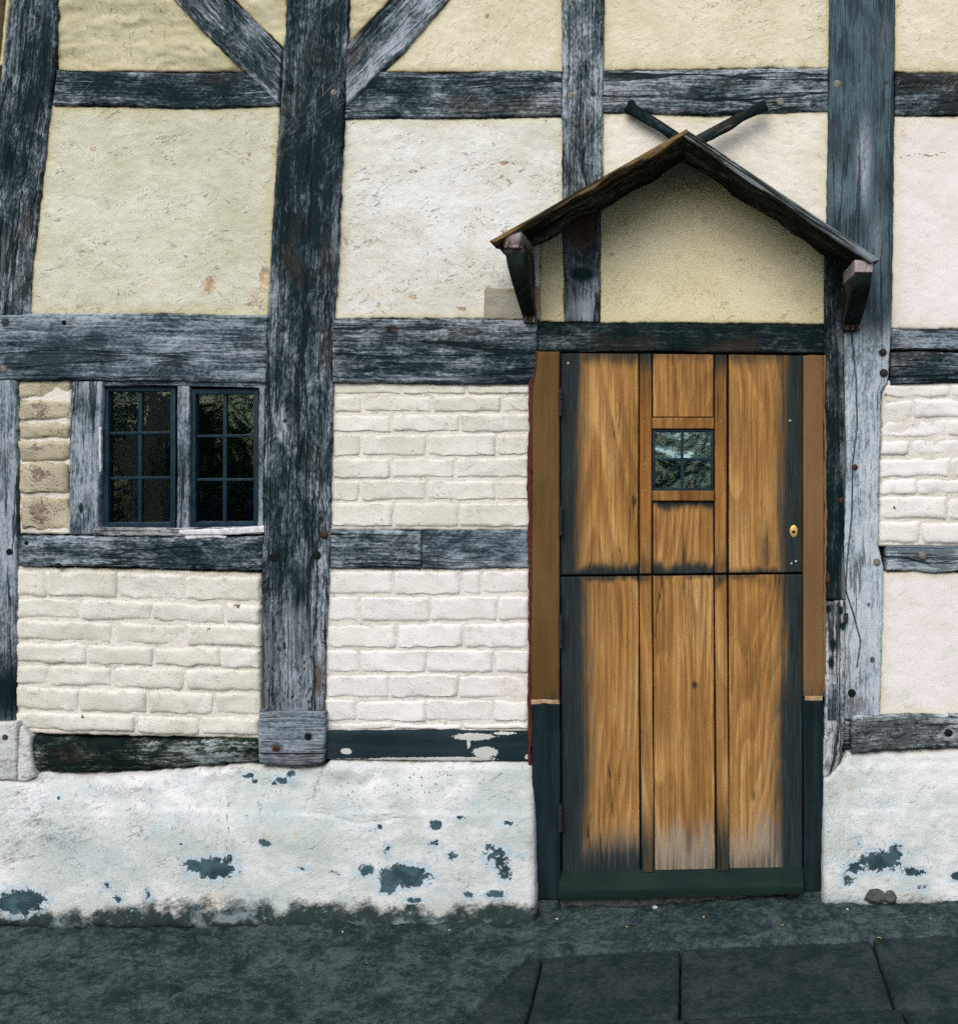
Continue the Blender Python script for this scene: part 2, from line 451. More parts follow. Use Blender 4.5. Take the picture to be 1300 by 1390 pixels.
M = {}
M['timber'] = mat_timber('weathered_oak', bias=0.05, scratch=0.34)
M['timber_dark'] = mat_timber('dark_weathered_oak', bias=-0.07, scratch=0.35, worn=0.8)
M['timber_main'] = mat_timber('main_post_oak', bias=-0.03, scratch=0.28, pits=1.0, worn=0.7, qpits=True)
M['timber_pit'] = mat_timber('pitted_oak', light=(0.20, 0.25, 0.29), pale=(0.40, 0.46, 0.53), bias=0.10, scratch=0.1, pits=1.0, worn=0.5, blotch=1.0)
M['timber_pale'] = mat_timber('pale_oak', dark=(0.12, 0.155, 0.185), mid=(0.28, 0.345, 0.405), light=(0.40, 0.46, 0.53),
                              pale=(0.50, 0.55, 0.62), bias=0.0, scratch=0.75, crack=0.7, worn=0.2, scol=(0.10, 0.105, 0.095))
M['timber_right'] = mat_timber('right_post_oak', dark=(0.15, 0.19, 0.225), mid=(0.33, 0.41, 0.475), light=(0.45, 0.52, 0.59),
                              pale=(0.50, 0.55, 0.62), bias=0.0, scratch=0.6, crack=0.7, worn=0.2, scol=(0.10, 0.105, 0.095), stain=(0.026, 0.042, 0.052))
M['timber_grey'] = mat_timber('grey_oak', dark=(0.026, 0.044, 0.056), mid=(0.095, 0.132, 0.162), light=(0.21, 0.26, 0.305), bias=0.03,
                              scratch=0.35, crack=0.9, worn=0.2)
M['timber_rot'] = mat_timber('rotted_oak', dark=(0.006, 0.014, 0.013), mid=(0.030, 0.042, 0.036), light=(0.16, 0.19, 0.18),
                             bias=-0.02, pits=1.0, scratch=0.0, crack=1.0, worn=0.0)
M['timber_black'] = mat_timber('blackened_oak', dark=(0.004, 0.012, 0.014), mid=(0.010, 0.022, 0.026), light=(0.045, 0.062, 0.07),
                               bias=-0.05, scratch=0.1, crack=0.3, worn=0.25, pale=(0.15, 0.18, 0.2))
M['timber_sill'] = mat_timber('cracked_pale_oak', dark=(0.07, 0.085, 0.09), mid=(0.21, 0.245, 0.26), light=(0.36, 0.40, 0.43),
                              pale=(0.50, 0.53, 0.57), bias=0.05, scratch=0.0, pits=0.8, crack=1.0, worn=0.2)
M['canopy'] = mat_timber('canopy_wood', dark=(0.005, 0.012, 0.011), mid=(0.022, 0.028, 0.022), light=(0.075, 0.074, 0.052),
                         pale=(0.24, 0.29, 0.32), brown=(0.20, 0.13, 0.055), bias=0.0, scratch=0.0, crack=1.0, worn=0.4)
M['bracket'] = mat_timber('bracket_wood', dark=(0.02, 0.018, 0.016), mid=(0.11, 0.085, 0.08), light=(0.25, 0.20, 0.19),
                          pale=(0.48, 0.44, 0.45), brown=(0.20, 0.07, 0.05), bias=0.02, scratch=0.0, crack=0.8, worn=1.0,
                          stain=(0.008, 0.014, 0.014))
M['plaster_warm'] = mat_plaster('cream_plaster', a=(0.50, 0.51, 0.395), b=(0.62, 0.64, 0.555))
M['plaster_lump'] = mat_plaster('lumpy_plaster', a=(0.42, 0.41, 0.27), b=(0.54, 0.53, 0.385), scr=0.5, pit=0.2, mott=1.5)
M['plaster_pale'] = mat_plaster('pale_plaster', a=(0.57, 0.59, 0.52), b=(0.70, 0.73, 0.73), edge=(0.54, 0.52, 0.34), seedoff=5.1)
M['plaster_cream'] = mat_plaster('soft_cream_plaster', a=(0.58, 0.56, 0.41), b=(0.68, 0.66, 0.54), seedoff=2.7, pit=0.3, scr=0.4)
M['plaster_pink'] = mat_plaster('pinkish_plaster', a=(0.66, 0.655, 0.57), b=(0.745, 0.74, 0.705), edge=(0.56, 0.53, 0.33),
                                seedoff=8.3, pit=0.15, scr=0.25, mott=0.5, bumpd=0.0025)
M['plaster_white'] = mat_plaster('white_smooth_plaster', a=(0.685, 0.675, 0.645), b=(0.765, 0.75, 0.765), edge=(0.60, 0.57, 0.42),
                                 seedoff=4.3, pit=0.15, scr=0.2, mott=0.4, bumpd=0.002)
M['plaster_gable'] = mat_plaster('gable_plaster', a=(0.67, 0.635, 0.42), b=(0.74, 0.71, 0.51), edge=(0.62, 0.57, 0.34), seedoff=1.3,
                                 pit=0.5, scr=0.35, mott=0.7, bumpd=0.003, grey=(0.20, 0.18, 0.10))
M['plaster_grey'] = mat_plaster('bare_grey_mortar', a=(0.30, 0.29, 0.24), b=(0.40, 0.39, 0.34), edge=(0.26, 0.24, 0.18), seedoff=2.2, pit=0.3, scr=0.6)
M['brick'] = mat_plaster('cream_painted_brick', joint=0.0, a=(0.61, 0.62, 0.55), b=(0.71, 0.725, 0.70), edge=(0.66, 0.67, 0.62), scr=0.35, pit=0.45,
                         mott=0.7, edgew=0.008, bumpd=0.0026, seedoff=3.3, grey=(0.35, 0.31, 0.22), chip=(0.10, 0.07, 0.05))
M['brick_white'] = mat_plaster('white_painted_brick', joint=0.0, a=(0.70, 0.70, 0.675), b=(0.775, 0.775, 0.79), edge=(0.72, 0.72, 0.72), scr=0.25, pit=0.35,
                               mott=0.4, edgew=0.008, bumpd=0.0022, seedoff=6.3, grey=(0.40, 0.37, 0.28), chip=(0.10, 0.07, 0.05))
M['brick_bare'] = mat_plaster('peeling_brick', a=(0.36, 0.335, 0.25), b=(0.48, 0.455, 0.36), edge=(0.44, 0.41, 0.28), chip=(0.16, 0.12, 0.10),
                              ochre=(0.24, 0.105, 0.075), scr=0.8, pit=0.6, mott=1.6, seedoff=9.4, bumpd=0.006)
M['mortar'] = mat_plaster('painted_mortar', joint=0.0, a=(0.63, 0.62, 0.56), b=(0.72, 0.71, 0.69), edge=(0.50, 0.45, 0.30), edgew=0.012, scr=0.4, pit=0.3,
                          grey=(0.30, 0.26, 0.17), mott=1.0, seedoff=4.4)
M['plinth'] = mat_plaster('whitewashed_plinth', joint=0.0, under=(0.38, 0.52, 0.62), a=(0.46, 0.53, 0.525), b=(0.70, 0.725, 0.755), edge=(0.60, 0.60, 0.56), chip=(0.022, 0.050, 0.062),
                          ochre=(0.50, 0.42, 0.26), grey=(0.026, 0.044, 0.045), scr=0.35, pit=0.35, mott=0.7, speck=1.0, edgew=0.02,
                          crackc=(0.05, 0.07, 0.075), bumpd=0.004, seedoff=0.7)
M['oak'] = mat_oak('oak_plank')
M['oak_red'] = mat_oak('reddish_oak', a=(0.27, 0.132, 0.040), b=(0.11, 0.050, 0.016), c=(0.40, 0.225, 0.08), rings=9)
M['frame_brown'] = mat_paint('brown_stain_paint', (0.095, 0.056, 0.019), (0.128, 0.078, 0.029))
M['frame_tan'] = mat_paint('tan_stain_paint', (0.155, 0.088, 0.040), (0.19, 0.112, 0.054))
M['frame_dark'] = mat_paint('blue_black_paint', (0.004, 0.012, 0.015), (0.012, 0.024, 0.029), rough=0.7)
M['board_dark'] = mat_paint('dark_board_paint', (0.009, 0.022, 0.029), (0.020, 0.035, 0.043), fleck=(0.52, 0.54, 0.52), rough=0.7)
M['weatherboard'] = mat_paint('mossy_board_paint', (0.006, 0.018, 0.017), (0.013, 0.027, 0.022), fleck=(0.12, 0.15, 0.15), rough=0.7)
M['mastic'] = mat_simple('red_brown_mastic', (0.05, 0.016, 0.014), (0.10, 0.03, 0.026), 60)
M['lead'] = mat_simple('blue_lead', (0.006, 0.018, 0.028), (0.012, 0.036, 0.054), 40, 0.5, bumpd=0.001)
M['iron'] = mat_simple('dark_iron', (0.010, 0.016, 0.018), (0.045, 0.04, 0.035), 120, 0.6, bumpd=0.001)
M['rust'] = mat_simple('rusty_iron', (0.03, 0.014, 0.008), (0.10, 0.045, 0.02), 150, 0.8)
M['brass'] = mat_simple('brass', (0.62, 0.42, 0.10), (0.75, 0.55, 0.18), 60, 0.35, metal=0.6)
M['peg'] = mat_simple('oak_peg', (0.08, 0.075, 0.07), (0.30, 0.27, 0.22), 130, 0.8)
M['peg_dark'] = mat_simple('dark_oak_peg', (0.015, 0.02, 0.024), (0.06, 0.07, 0.075), 130, 0.8)
M['putty'] = mat_simple('white_putty', (0.45, 0.50, 0.54), (0.75, 0.76, 0.80), 45, 0.8, bumpd=0.003)
M['hole'] = mat_simple('dark_hole', (0.004, 0.008, 0.009), (0.008, 0.012, 0.012), 60, 0.9)
M['core'] = mat_simple('wall_core', (0.02, 0.022, 0.02), (0.04, 0.04, 0.034), 30, 0.95)
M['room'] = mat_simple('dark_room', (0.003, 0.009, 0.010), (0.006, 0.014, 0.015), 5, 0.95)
M['glass'] = mat_glass('window_glass', 0.0012, 7.0, 1.9)
M['glass_old'] = mat_glass('rippled_glass', 0.012, 8.0, 1.7)
M['stone'] = mat_simple('dark_stone', (0.035, 0.05, 0.055), (0.13, 0.14, 0.13), 25, 0.9, bumpd=0.004)
M['strip'] = mat_ground('rough_concrete', (0.016, 0.034, 0.037), (0.080, 0.110, 0.112), (0.012, 0.030, 0.029), bumpd=0.014)
M['slab'] = mat_ground('paving_slab', (0.014, 0.027, 0.030), (0.036, 0.052, 0.054), (0.010, 0.023, 0.021), bumpd=0.006)
M['ground'] = mat_ground('street_asphalt', (0.03, 0.04, 0.042), (0.055, 0.065, 0.066), (0.03, 0.05, 0.04))
M['leaf'] = mat_simple('yellow_leaf', (0.45, 0.30, 0.07), (0.60, 0.45, 0.16), 90, 0.7)
M['pebble'] = mat_simple('pale_pebble', (0.28, 0.32, 0.32), (0.5, 0.52, 0.52), 90, 0.8)
M['garden_leaf'] = mat_simple('garden_foliage', (0.015, 0.08, 0.04), (0.035, 0.14, 0.07), 3, 0.6)
M['garden_bark'] = mat_simple('garden_bark', (0.05, 0.045, 0.035), (0.12, 0.10, 0.08), 20, 0.9)
M['garden_brick'] = mat_simple('garden_brick', (0.60, 0.36, 0.20), (0.75, 0.48, 0.28), 14, 0.9)

# ------------------------------------------------------------------ mesh helpers
def link(name, me, mat, parent=None):
    o = bpy.data.objects.new(name, me)
    COL.objects.link(o)
    if mat is not None:
        me.materials.append(mat)
    if parent is not None:
        o.parent = parent
    return o

def add_attrs(me, g=None, k=None, e=None, q=None):
    n = len(me.vertices)
    for nm, arr, typ in (('g', g, 'FLOAT_VECTOR'), ('k', k, 'FLOAT_VECTOR'), ('e', e, 'FLOAT'), ('q', q, 'FLOAT')):
        if arr is None:
            continue
        a = me.attributes.new(nm, typ, 'POINT')
        a.data.foreach_set('vector' if typ == 'FLOAT_VECTOR' else 'value', np.ascontiguousarray(arr, dtype=np.float32).ravel())

def grid_mesh(name, P, yback, g, k, e, q=None):
    """P (nu, nv, 3) front surface; a skirt runs back from its border to depth yback"""
    nu, nv = P.shape[:2]
    def pad(a):
        return np.pad(a, ((1, 1), (1, 1)) + ((0, 0),) * (a.ndim - 2), mode='edge')
    Q = pad(P)
    b = np.ones(Q.shape[:2], bool); b[1:-1, 1:-1] = False
    Q[b, 1] = yback
    G, K, E = pad(g), pad(k), pad(e)
    G[b, 1] += 0.013
    NU, NV = nu + 2, nv + 2
    idx = np.arange(NU * NV).reshape(NU, NV)
    f = np.stack([idx[:-1, :-1], idx[1:, :-1], idx[1:, 1:], idx[:-1, 1:]], -1).reshape(-1, 4)
    me = bpy.data.meshes.new(name)
    me.vertices.add(NU * NV)
    me.vertices.foreach_set('co', Q.reshape(-1, 3).astype(np.float32).ravel())
    me.loops.add(f.size)
    me.loops.foreach_set('vertex_index', f.astype(np.int32).ravel())
    me.polygons.add(len(f))
    me.polygons.foreach_set('loop_start', np.arange(0, f.size, 4, dtype=np.int32))
    me.polygons.foreach_set('use_smooth', np.ones(len(f), bool))
    me.update(calc_edges=True)
    me.validate()
    # make the front face the street
    n = me.polygons[(NV - 1) * (NU // 2) + NV // 2].normal
    if n.y > 0:
        me.flip_normals()
    add_attrs(me, G.reshape(-1, 3), K.reshape(-1, 3), E.ravel(), None if q is None else pad(q).ravel())
    me.set_sharp_from_angle(angle=R(58))
    return me

def resample(poly, n_or_t):
    p = np.array(poly, float)
    if len(p) == 1:
        p = np.vstack([p, p])
    d = np.concatenate([[0], np.cumsum(np.hypot(*np.diff(p, axis=0).T))])
    if d[-1] == 0:
        d = np.linspace(0, 1, len(p))
    d /= d[-1]
    t = n_or_t
    return np.stack([np.interp(t, d, p[:, 0]), np.interp(t, d, p[:, 1])], -1)

_seed = [100]
def nseed():
    _seed[0] += 1
    return _seed[0]

def params(length, step, r):
    n = max(4, int(math.ceil(length / step)))
    t = np.linspace(0, 1, n + 1)
    ex = [x / length for x in (r * 0.12, r * 0.4, r * 0.75) if x < length / n * 0.95]
    t = np.unique(np.concatenate([t, ex, [1 - x for x in ex]]))
    return t

def sheet(name, mat, A, B, parent=None, y=-0.012, back=0.06, step=0.0065, relief=None, r=0.010, d=0.010,
          wav=1.5, mask=None, qf=None, yfun=None, wave_ends=0.5, seed=None):
    """A solid face between two pixel polylines A and B (both run along the grain)."""
    seed = nseed() if seed is None else seed
    dense = np.linspace(0, 1, 60)
    a0, b0 = resample(A, dense), resample(B, dense)
    c0 = (a0 + b0) / 2
    L = np.hypot(*np.diff(c0, axis=0).T).sum() / S
    Wd = np.hypot(*(a0 - b0).T).max() / S
    u = params(L, step, r); v = params(Wd, step, r)
    a, b = resample(A, u), resample(B, u)
    # wavy arrises
    ac = b - a
    w = np.hypot(*ac.T)
    w[w < 1e-6] = 1e-6
    dirn = ac / w[:, None]
    lu = u * L
    if wav:
        wa = wav * (fbm(lu * 7, 0 * lu + 3.3, seed, 3) * 0.9 + fbm(lu * 45, 0 * lu + 1.3, seed + 5, 2) * 0.55)
        wb = wav * (fbm(lu * 7, 0 * lu + 8.3, seed + 9, 3) * 0.9 + fbm(lu * 45, 0 * lu + 4.1, seed + 14, 2) * 0.55)
        a = a + dirn * wa[:, None]
        b = b - dirn * wb[:, None]
    PX = a[:, None, :] * (1 - v)[None, :, None] + b[:, None, :] * v[None, :, None]
    U = np.repeat(lu[:, None], len(v), 1)
    V = (v[None, :] - 0.5) * w[:, None] / S
    # end wobble
    if wave_ends:
        al = np.gradient(PX, axis=0)
        al /= (np.hypot(al[..., 0], al[..., 1])[..., None] + 1e-9)
        env = np.exp(-U / 0.02) * fbm(V * 30, U * 0 + 2, seed + 2, 3) - np.exp(-(L - U) / 0.02) * fbm(V * 30, U * 0 + 7, seed + 3, 3)
        PX = PX + al * (env * wave_ends * 1.6)[..., None]
    px, py = PX[..., 0], PX[..., 1]
    wid = w[:, None] / S
    e = np.minimum(np.minimum(v[None, :] * wid, (1 - v)[None, :] * wid), np.minimum(U, L - U))
    e = np.maximum(e, 0)
    yy = np.full(px.shape, float(y))
    if yfun is not None:
        yy = yy + yfun(px, py)
    X = CX + (px - VPX) / S * (DIST + yy) / DIST
    Z = CZ - (py - VPY) / S * (DIST + yy) / DIST
    rr = r * (1 + 0.5 * fbm(X * 22, Z * 22, seed + 40, 2))
    tt = np.clip(1 - e / rr, 0, 1)
    drop = d * (1 - np.sqrt(np.maximum(0, 1 - tt * tt)))
    rel = relief(X, Z, U, V, seed) if relief is not None else 0
    Y = yy + drop - rel
    P = np.stack([X, Y, Z], -1)
    g = np.stack([U + seed * 1.37, V + seed * 0.71, np.full(U.shape, seed * 0.317)], -1)
    k = np.zeros(U.shape + (3,))
    if mask is not None:
        mk = mask(px, py)
        for i in range(3):
            k[..., i] = mk[i]
    q = None
    if qf is not None:
        q = qf(px, py)
    me = grid_mesh(name, P, back, g, k, e, q)
    return link(name, me, mat, parent)

def rel_timber(amp=1.0):
    def f(X, Z, U, V, s):
        return amp * (0.0020 * fbm(U * 4, V * 6, s, 2) + 0.0010 * fbm(U * 5, V * 60, s + 4, 2) + 0.0004 * fbm(U * 24, V * 30, s + 7, 2))
    return f

def rel_plaster(amp=1.0, fine=1.0):
    def f(X, Z, U, V, s):
        return amp * (0.0045 * fbm(X * 4, Z * 4, s, 3) + 0.0018 * fbm(X * 14 + Z * 4, Z * 19, s + 3, 3)) + fine * 0.0014 * fbm(X * 40 + Z * 12, Z * 60, s + 8, 3)
    return f

def empty(name, loc=(0, 0, 0), parent=None):
    o = bpy.data.objects.new(name, None)
    COL.objects.link(o)
    o.location = loc
    o.empty_display_size = 0.1
    if parent is not None:
        o.parent = parent
    return o

def tag(o, label=None, cat=None, group=None, kind=None):
    if label: o['label'] = label
    if cat: o['category'] = cat
    if group: o['group'] = group
    if kind: o['kind'] = kind
    return o

def solid(name, verts, faces, mat, parent=None, bevel=0.0, smooth_a=None, gax=None):
    """closed polyhedron; g runs along axis gax"""
    import bmesh
    bm = bmesh.new()
    vs = [bm.verts.new(p) for p in verts]
    for f in faces:
        bm.faces.new([vs[i] for i in f])
    bmesh.ops.recalc_face_normals(bm, faces=bm.faces)
    if bevel:
        bmesh.ops.bevel(bm, geom=list(bm.edges), offset=bevel, segments=2, affect='EDGES', profile=0.6)
    me = bpy.data.meshes.new(name)
    bm.to_mesh(me); bm.free()
    if smooth_a:
        for p in me.polygons: p.use_smooth = True
        me.set_sharp_from_angle(angle=R(smooth_a))
    co = np.zeros(len(me.vertices) * 3, np.float32)
    me.vertices.foreach_get('co', co)
    co = co.reshape(-1, 3)
    ax = Vector(gax if gax else (0, 0, 1)).normalized()
    axn = np.array(ax)
    oth = np.cross(axn, [0, 1, 0.001]); oth /= np.linalg.norm(oth)
    thr = np.cross(axn, oth)
    s = nseed()
    g = np.stack([co @ axn + s * 1.37, co @ oth + (co @ thr) * 0.8 + s * 0.71, np.full(len(co), s * 0.317)], -1)
    add_attrs(me, g, np.zeros_like(g), np.full(len(co), 0.05))
    return link(name, me, mat, parent)

BOXF = [(0, 1, 2, 3), (4, 7, 6, 5), (0, 4, 5, 1), (1, 5, 6, 2), (2, 6, 7, 3), (3, 7, 4, 0)]
def box(name, x0, x1, y0, y1, z0, z1, mat, parent=None, bevel=0.0, gax=None):
    v = [(x0, y0, z0), (x1, y0, z0), (x1, y0, z1), (x0, y0, z1), (x0, y1, z0), (x1, y1, z0), (x1, y1, z1), (x0, y1, z1)]
    return solid(name, v, BOXF, mat, parent, bevel, 40 if bevel else None, gax)

def pbox(name, quad, y0, y1, mat, parent=None, bevel=0.0, gax=None):
    """box whose front is four photo pixels (tl, tr, br, bl) at depth y0"""
    f = [W(p[0], p[1], y0) for p in quad]
    b = [(p[0], y1, p[2]) for p in f]
    return solid(name, f + b, BOXF, mat, parent, bevel, 40 if bevel else None, gax)

def disc(name, px, py, rpx, y, mat, parent, h=0.0022, n=14, dome=0.2, squash=1.0):
    """round head standing h metres proud of depth y"""
    c = W(px, py, y)
    rad = rpx / S
    verts, faces = [], []
    prof = [(1.0, 0.006), (1.0, -h * 0.55), (0.8, -h), (0.0, -h * (1 + dome))]
    for (s, dy) in prof[:-1]:
        for i in range(n):
            a = 2 * math.pi * i / n
            verts.append((c[0] + rad * s * math.cos(a), y + dy, c[2] + rad * s * squash * math.sin(a)))
    verts.append((c[0], y + prof[-1][1], c[2]))
    m = len(prof) - 1
    for j in range(m - 1):
        for i in range(n):
            faces.append((j * n + i, j * n + (i + 1) % n, (j + 1) * n + (i + 1) % n, (j + 1) * n + i))
    for i in range(n):
        faces.append(((m - 1) * n + i, (m - 1) * n + (i + 1) % n, len(verts) - 1))
    return solid(name, verts, faces, mat, parent, 0, 50)

# ================================================================== THE SETTING
def zg(x):
    return float(np.interp(x, [-4, -1.6, 0.17, 1.0, 1.7, 4], [0.0, 0.020, 0.040, 0.082, 0.106, 0.15]))

def zg_arr(x):
    return np.interp(x, [-4, -1.6, 0.17, 1.0, 1.7, 4], [0.0, 0.020, 0.040, 0.082, 0.106, 0.15])

def terrain(name, x0, x1, y0, y1, nx, ny, zf, mat):
    xs = np.linspace(x0, x1, nx); ys = np.linspace(y0, y1, ny)
    X, Y = np.meshgrid(xs, ys, indexing='ij')
    Z = zf(X, Y)
    idx = np.arange(nx * ny).reshape(nx, ny)
    f = np.stack([idx[:-1, :-1], idx[1:, :-1], idx[1:, 1:], idx[:-1, 1:]], -1).reshape(-1, 4)
    me = bpy.data.meshes.new(name)
    me.from_pydata(np.stack([X, Y, Z], -1).reshape(-1, 3).tolist(), [], f.tolist())
    for p in me.polygons: p.use_smooth = True
    o = link(name, me, mat)
    return o

tag(terrain('ground', -60, 60, -80, 40, 41, 41, lambda X, Y: zg_arr(X) * 0 - 0.16 + 0 * Y, M['ground']), kind='structure')

def strip_z(X, Y):
    t = np.clip(-Y / 0.24, 0, 5)
    base = zg_arr(X) + 0.004 - 0.020 * np.minimum(t, 1.4) - 0.010 * np.maximum(t - 1.4, 0)
    lump = 0.010 * fbm(X * 6, Y * 9, 3, 4) + 0.008 * fbm(X * 22, Y * 25, 5, 3) + 0.004 * fbm(X * 60, Y * 60, 15, 2)
    edge = -0.30 - 0.02 * fbm(X * 3, X * 0, 9, 3) - 0.60 * smooth(0.25, -0.02, X)
    drop = smooth(0.0, -0.05, Y - edge) * 0.13
    return base + lump - drop
tag(terrain('concrete_strip', -2.6, 2.6, -1.0, 0.16, 560, 140, strip_z, M['strip']), kind='structure')

pav = box('pavement', -3.2, 3.2, -1.75, -0.2, -0.15, -0.055, M['strip'])
tag(pav, kind='structure')
slab_rows = [(-0.245, -0.715), (-0.723, -1.21), (-1.218, -1.72)]
for ri, (ya, yb) in enumerate(slab_rows):
    x = -3.1 + 0.17 * ri + 0.015
    while x < 3.0:
        w = random.choice([0.42, 0.43, 0.45, 0.60])
        xa, xb = x + 0.0025, x + w - 0.0025
        dz = random.uniform(-0.004, 0.004)
        n = 26
        q = np.concatenate([[0, .006, .015], np.linspace(.04, .96, n), [.985, .994, 1]])
        QX, QY = np.meshgrid(xa + (xb - xa) * q, yb + (ya - yb) * q, indexing='ij')
        ed = np.minimum(np.minimum(QX - xa, xb - QX), np.minimum(QY - yb, ya - QY))
        rr = .010 * (1 + .9 * fbm(QX * 18, QY * 18, ri * 7 + 3, 3))
        tt = np.clip(1 - ed / np.maximum(rr, .002), 0, 1)
        QX2 = QX + .004 * fbm(QX * 9, QY * 9, 41, 3); QY2 = QY + .004 * fbm(QX * 9, QY * 9, 47, 3)
        QZ = zg_arr(QX) - 0.030 + 0.05 * (QY + 0.24) + dz + .003 * fbm(QX * 12, QY * 12, 51, 4) - .010 * tt ** 2
        P = np.stack([QX2, QY2, QZ], -1)
        m_ = len(q)
        ring = [(0, j) for j in range(m_)] + [(i, m_ - 1) for i in range(1, m_)] + [(m_ - 1, j) for j in range(m_ - 2, -1, -1)] + [(i, 0) for i in range(m_ - 2, 0, -1)]
        vs = P.reshape(-1, 3).tolist(); base = len(vs)
        fs = [(i * m_ + j, (i + 1) * m_ + j, (i + 1) * m_ + j + 1, i * m_ + j + 1) for i in range(m_ - 1) for j in range(m_ - 1)]
        for (i, j) in ring: vs.append((P[i, j, 0], P[i, j, 1], P[i, j, 2] - .06))
        for r_ in range(len(ring)):
            i0, i1 = ring[r_], ring[(r_ + 1) % len(ring)]
            fs.append((i0[0] * m_ + i0[1], i1[0] * m_ + i1[1], base + (r_ + 1) % len(ring), base + r_))
        me = bpy.data.meshes.new('paving_slab'); me.from_pydata(vs, [], fs)
        for p_ in me.polygons: p_.use_smooth = True
        me.set_sharp_from_angle(angle=R(60))
        if xb > 0.12: link('paving_slab', me, M['slab'], pav)
        x += w

# ================================================================== THE HOUSE
house = empty('timber_framed_house', (0, 0, 0))
tag(house, 'old timber framed house front with cream plaster, painted brick, leaded window and oak stable door', 'house')

# masonry behind everything, with an opening for the window
XL, XR, ZT = W(-280, 0)[0], W(1560, 0)[0], W(0, -260)[2]
wx0, _, wz1 = W(132, 516); wx1, _, wz0 = W(362, 724)
core = []
def core_box(x0, x1, z0, z1):
    return box('wall_core', x0, x1, 0.05, 0.32, z0, z1, M['core'], house)
core_box(XL, wx0, -0.15, ZT)
core_box(wx1, XR, -0.15, ZT)
core_box(wx0, wx1, -0.15, wz0)
core_box(wx0, wx1, wz1, ZT)
# the dark room behind the window: floor, ceiling and three walls
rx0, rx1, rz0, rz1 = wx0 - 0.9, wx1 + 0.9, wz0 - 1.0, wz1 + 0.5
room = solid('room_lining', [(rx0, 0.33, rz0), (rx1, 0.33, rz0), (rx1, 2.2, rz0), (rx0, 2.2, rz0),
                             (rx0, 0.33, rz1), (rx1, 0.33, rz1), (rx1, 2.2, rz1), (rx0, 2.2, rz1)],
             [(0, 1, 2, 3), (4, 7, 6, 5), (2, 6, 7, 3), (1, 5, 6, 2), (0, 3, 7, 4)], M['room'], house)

# ---------------------------------------------------------------- timbers
def zero(px): return np.zeros_like(px)

def line_along(pts, width=3.0):
    """mask of a thin dark line through pixel points (a drying crack)"""
    def f(px, py):
        o = zero(px)
        for (x0, y0), (x1, y1) in zip(pts[:-1], pts[1:]):
            dx, dy = x1 - x0, y1 - y0
            t = np.clip(((px - x0) * dx + (py - y0) * dy) / (dx * dx + dy * dy), 0, 1)
            dd = np.hypot(px - x0 - t * dx, py - y0 - t * dy)
            o = np.maximum(o, np.clip(1.3 - dd / width, 0, 1))
        return o
    return f

def timber(name, mat, A, B, **kw):
    kw.setdefault('relief', rel_timber())
    kw.setdefault('parent', house)
    return sheet(name, M[mat], A, B, **kw)

# leaning post at the left edge
post_left = timber('timber_post', 'timber_dark', [(14, -260), (12, 0), (5, 60), (2, 90), (-8, 150), (-25, 250), (-40, 432)],
                   [(82, -260), (77, 0), (74, 95), (66, 140), (55, 250), (44, 340), (37, 432)], y=-0.016, wav=3,
                   mask=lambda px, py: (blobs(px, py, [(62, 60, 14, 120, .55)]), blobs(px, py, [(20, 60, 14, 80, .4), (8, 360, 20, 80, .45), (5, 180, 18, 40, .3)]), zero(px)))
post_left_low = timber('timber_post', 'timber_grey', [(-44, 512), (-48, 740), (-46, 980)], [(24, 512), (22, 740), (20, 980)], y=-0.014, wav=2,
                       mask=lambda px, py: (blobs(px, py, [(10, 940, 40, 70, .8)]), blobs(px, py, [(6, 600, 18, 90, .2)]), zero(px)))
# main post
post_main = timber('timber_post', 'timber_main',
                   [(392, -260), (390, 0), (383, 65), (380, 150), (372, 250), (366, 350), (362, 430), (358, 600), (356, 750), (355, 800), (356, 900), (359, 966)],
                   [(478, -260), (473, 0), (466, 150), (460, 300), (452, 430), (449, 520), (447, 700), (444, 800), (440, 890), (438, 966)], y=-0.022, wav=2.8,
                   qf=lambda px, py: smooth(740, 860, py) * (1 - .6 * smooth(.3, 1, blobs(px, py, [(408, 840, 18, 80, 1.0)]))),
                   mask=lambda px, py: (blobs(px, py, [(420, 200, 40, 140, .3), (415, 660, 5, 100, .6), (405, 785, 26, 50, .6), (408, 840, 16, 80, 1.0), (412, 868, 18, 34, 1), (400, 957, 40, 10, .6)]),
                                        np.maximum(blobs(px, py, [(455, 330, 8, 140, .5), (450, 430, 8, 60, .4), (376, 250, 8, 120, .35), (378, 560, 16, 80, .3), (440, 620, 8, 90, .45), (425, 200, 3, 90, .4)]),
                                                   smooth(770, 850, py) * .52),
                                        blobs(px, py, [(462, 190, 6, 60, .5), (432, 920, 9, 36, .9), (400, 920, 30, 30, .3)])))
post_main_low = post_main
# beams and rails
rail_tl = timber('timber_rail', 'timber_dark', [(76, 93), (150, 97), (240, 99), (330, 97), (372, 97)], [(70, 141), (150, 142), (240, 147), (330, 144), (379, 141)],
                 y=-0.011, mask=lambda px, py: (blobs(px, py, [(180, 122, 90, 16, .4)]), blobs(px, py, [(240, 101, 130, 5, .4)]), zero(px)))
brace_l = timber('timber_brace', 'timber_dark', [(40, -260), (237, 0), (300, 68), (376, 139)], [(110, -260), (318, 0), (352, 33), (383, 66)], y=-0.015, wav=2,
                 mask=lambda px, py: (blobs(px, py, [(345, 90, 60, 18, .35)]), blobs(px, py, [(275, 10, 40, 16, .3)]), zero(px)))
brace_r = timber('timber_brace', 'timber', [(760, -260), (530, 0), (497, 32), (468, 62)], [(850, -260), (607, 0), (545, 72), (520, 92), (469, 145)], y=-0.0155, wav=2)
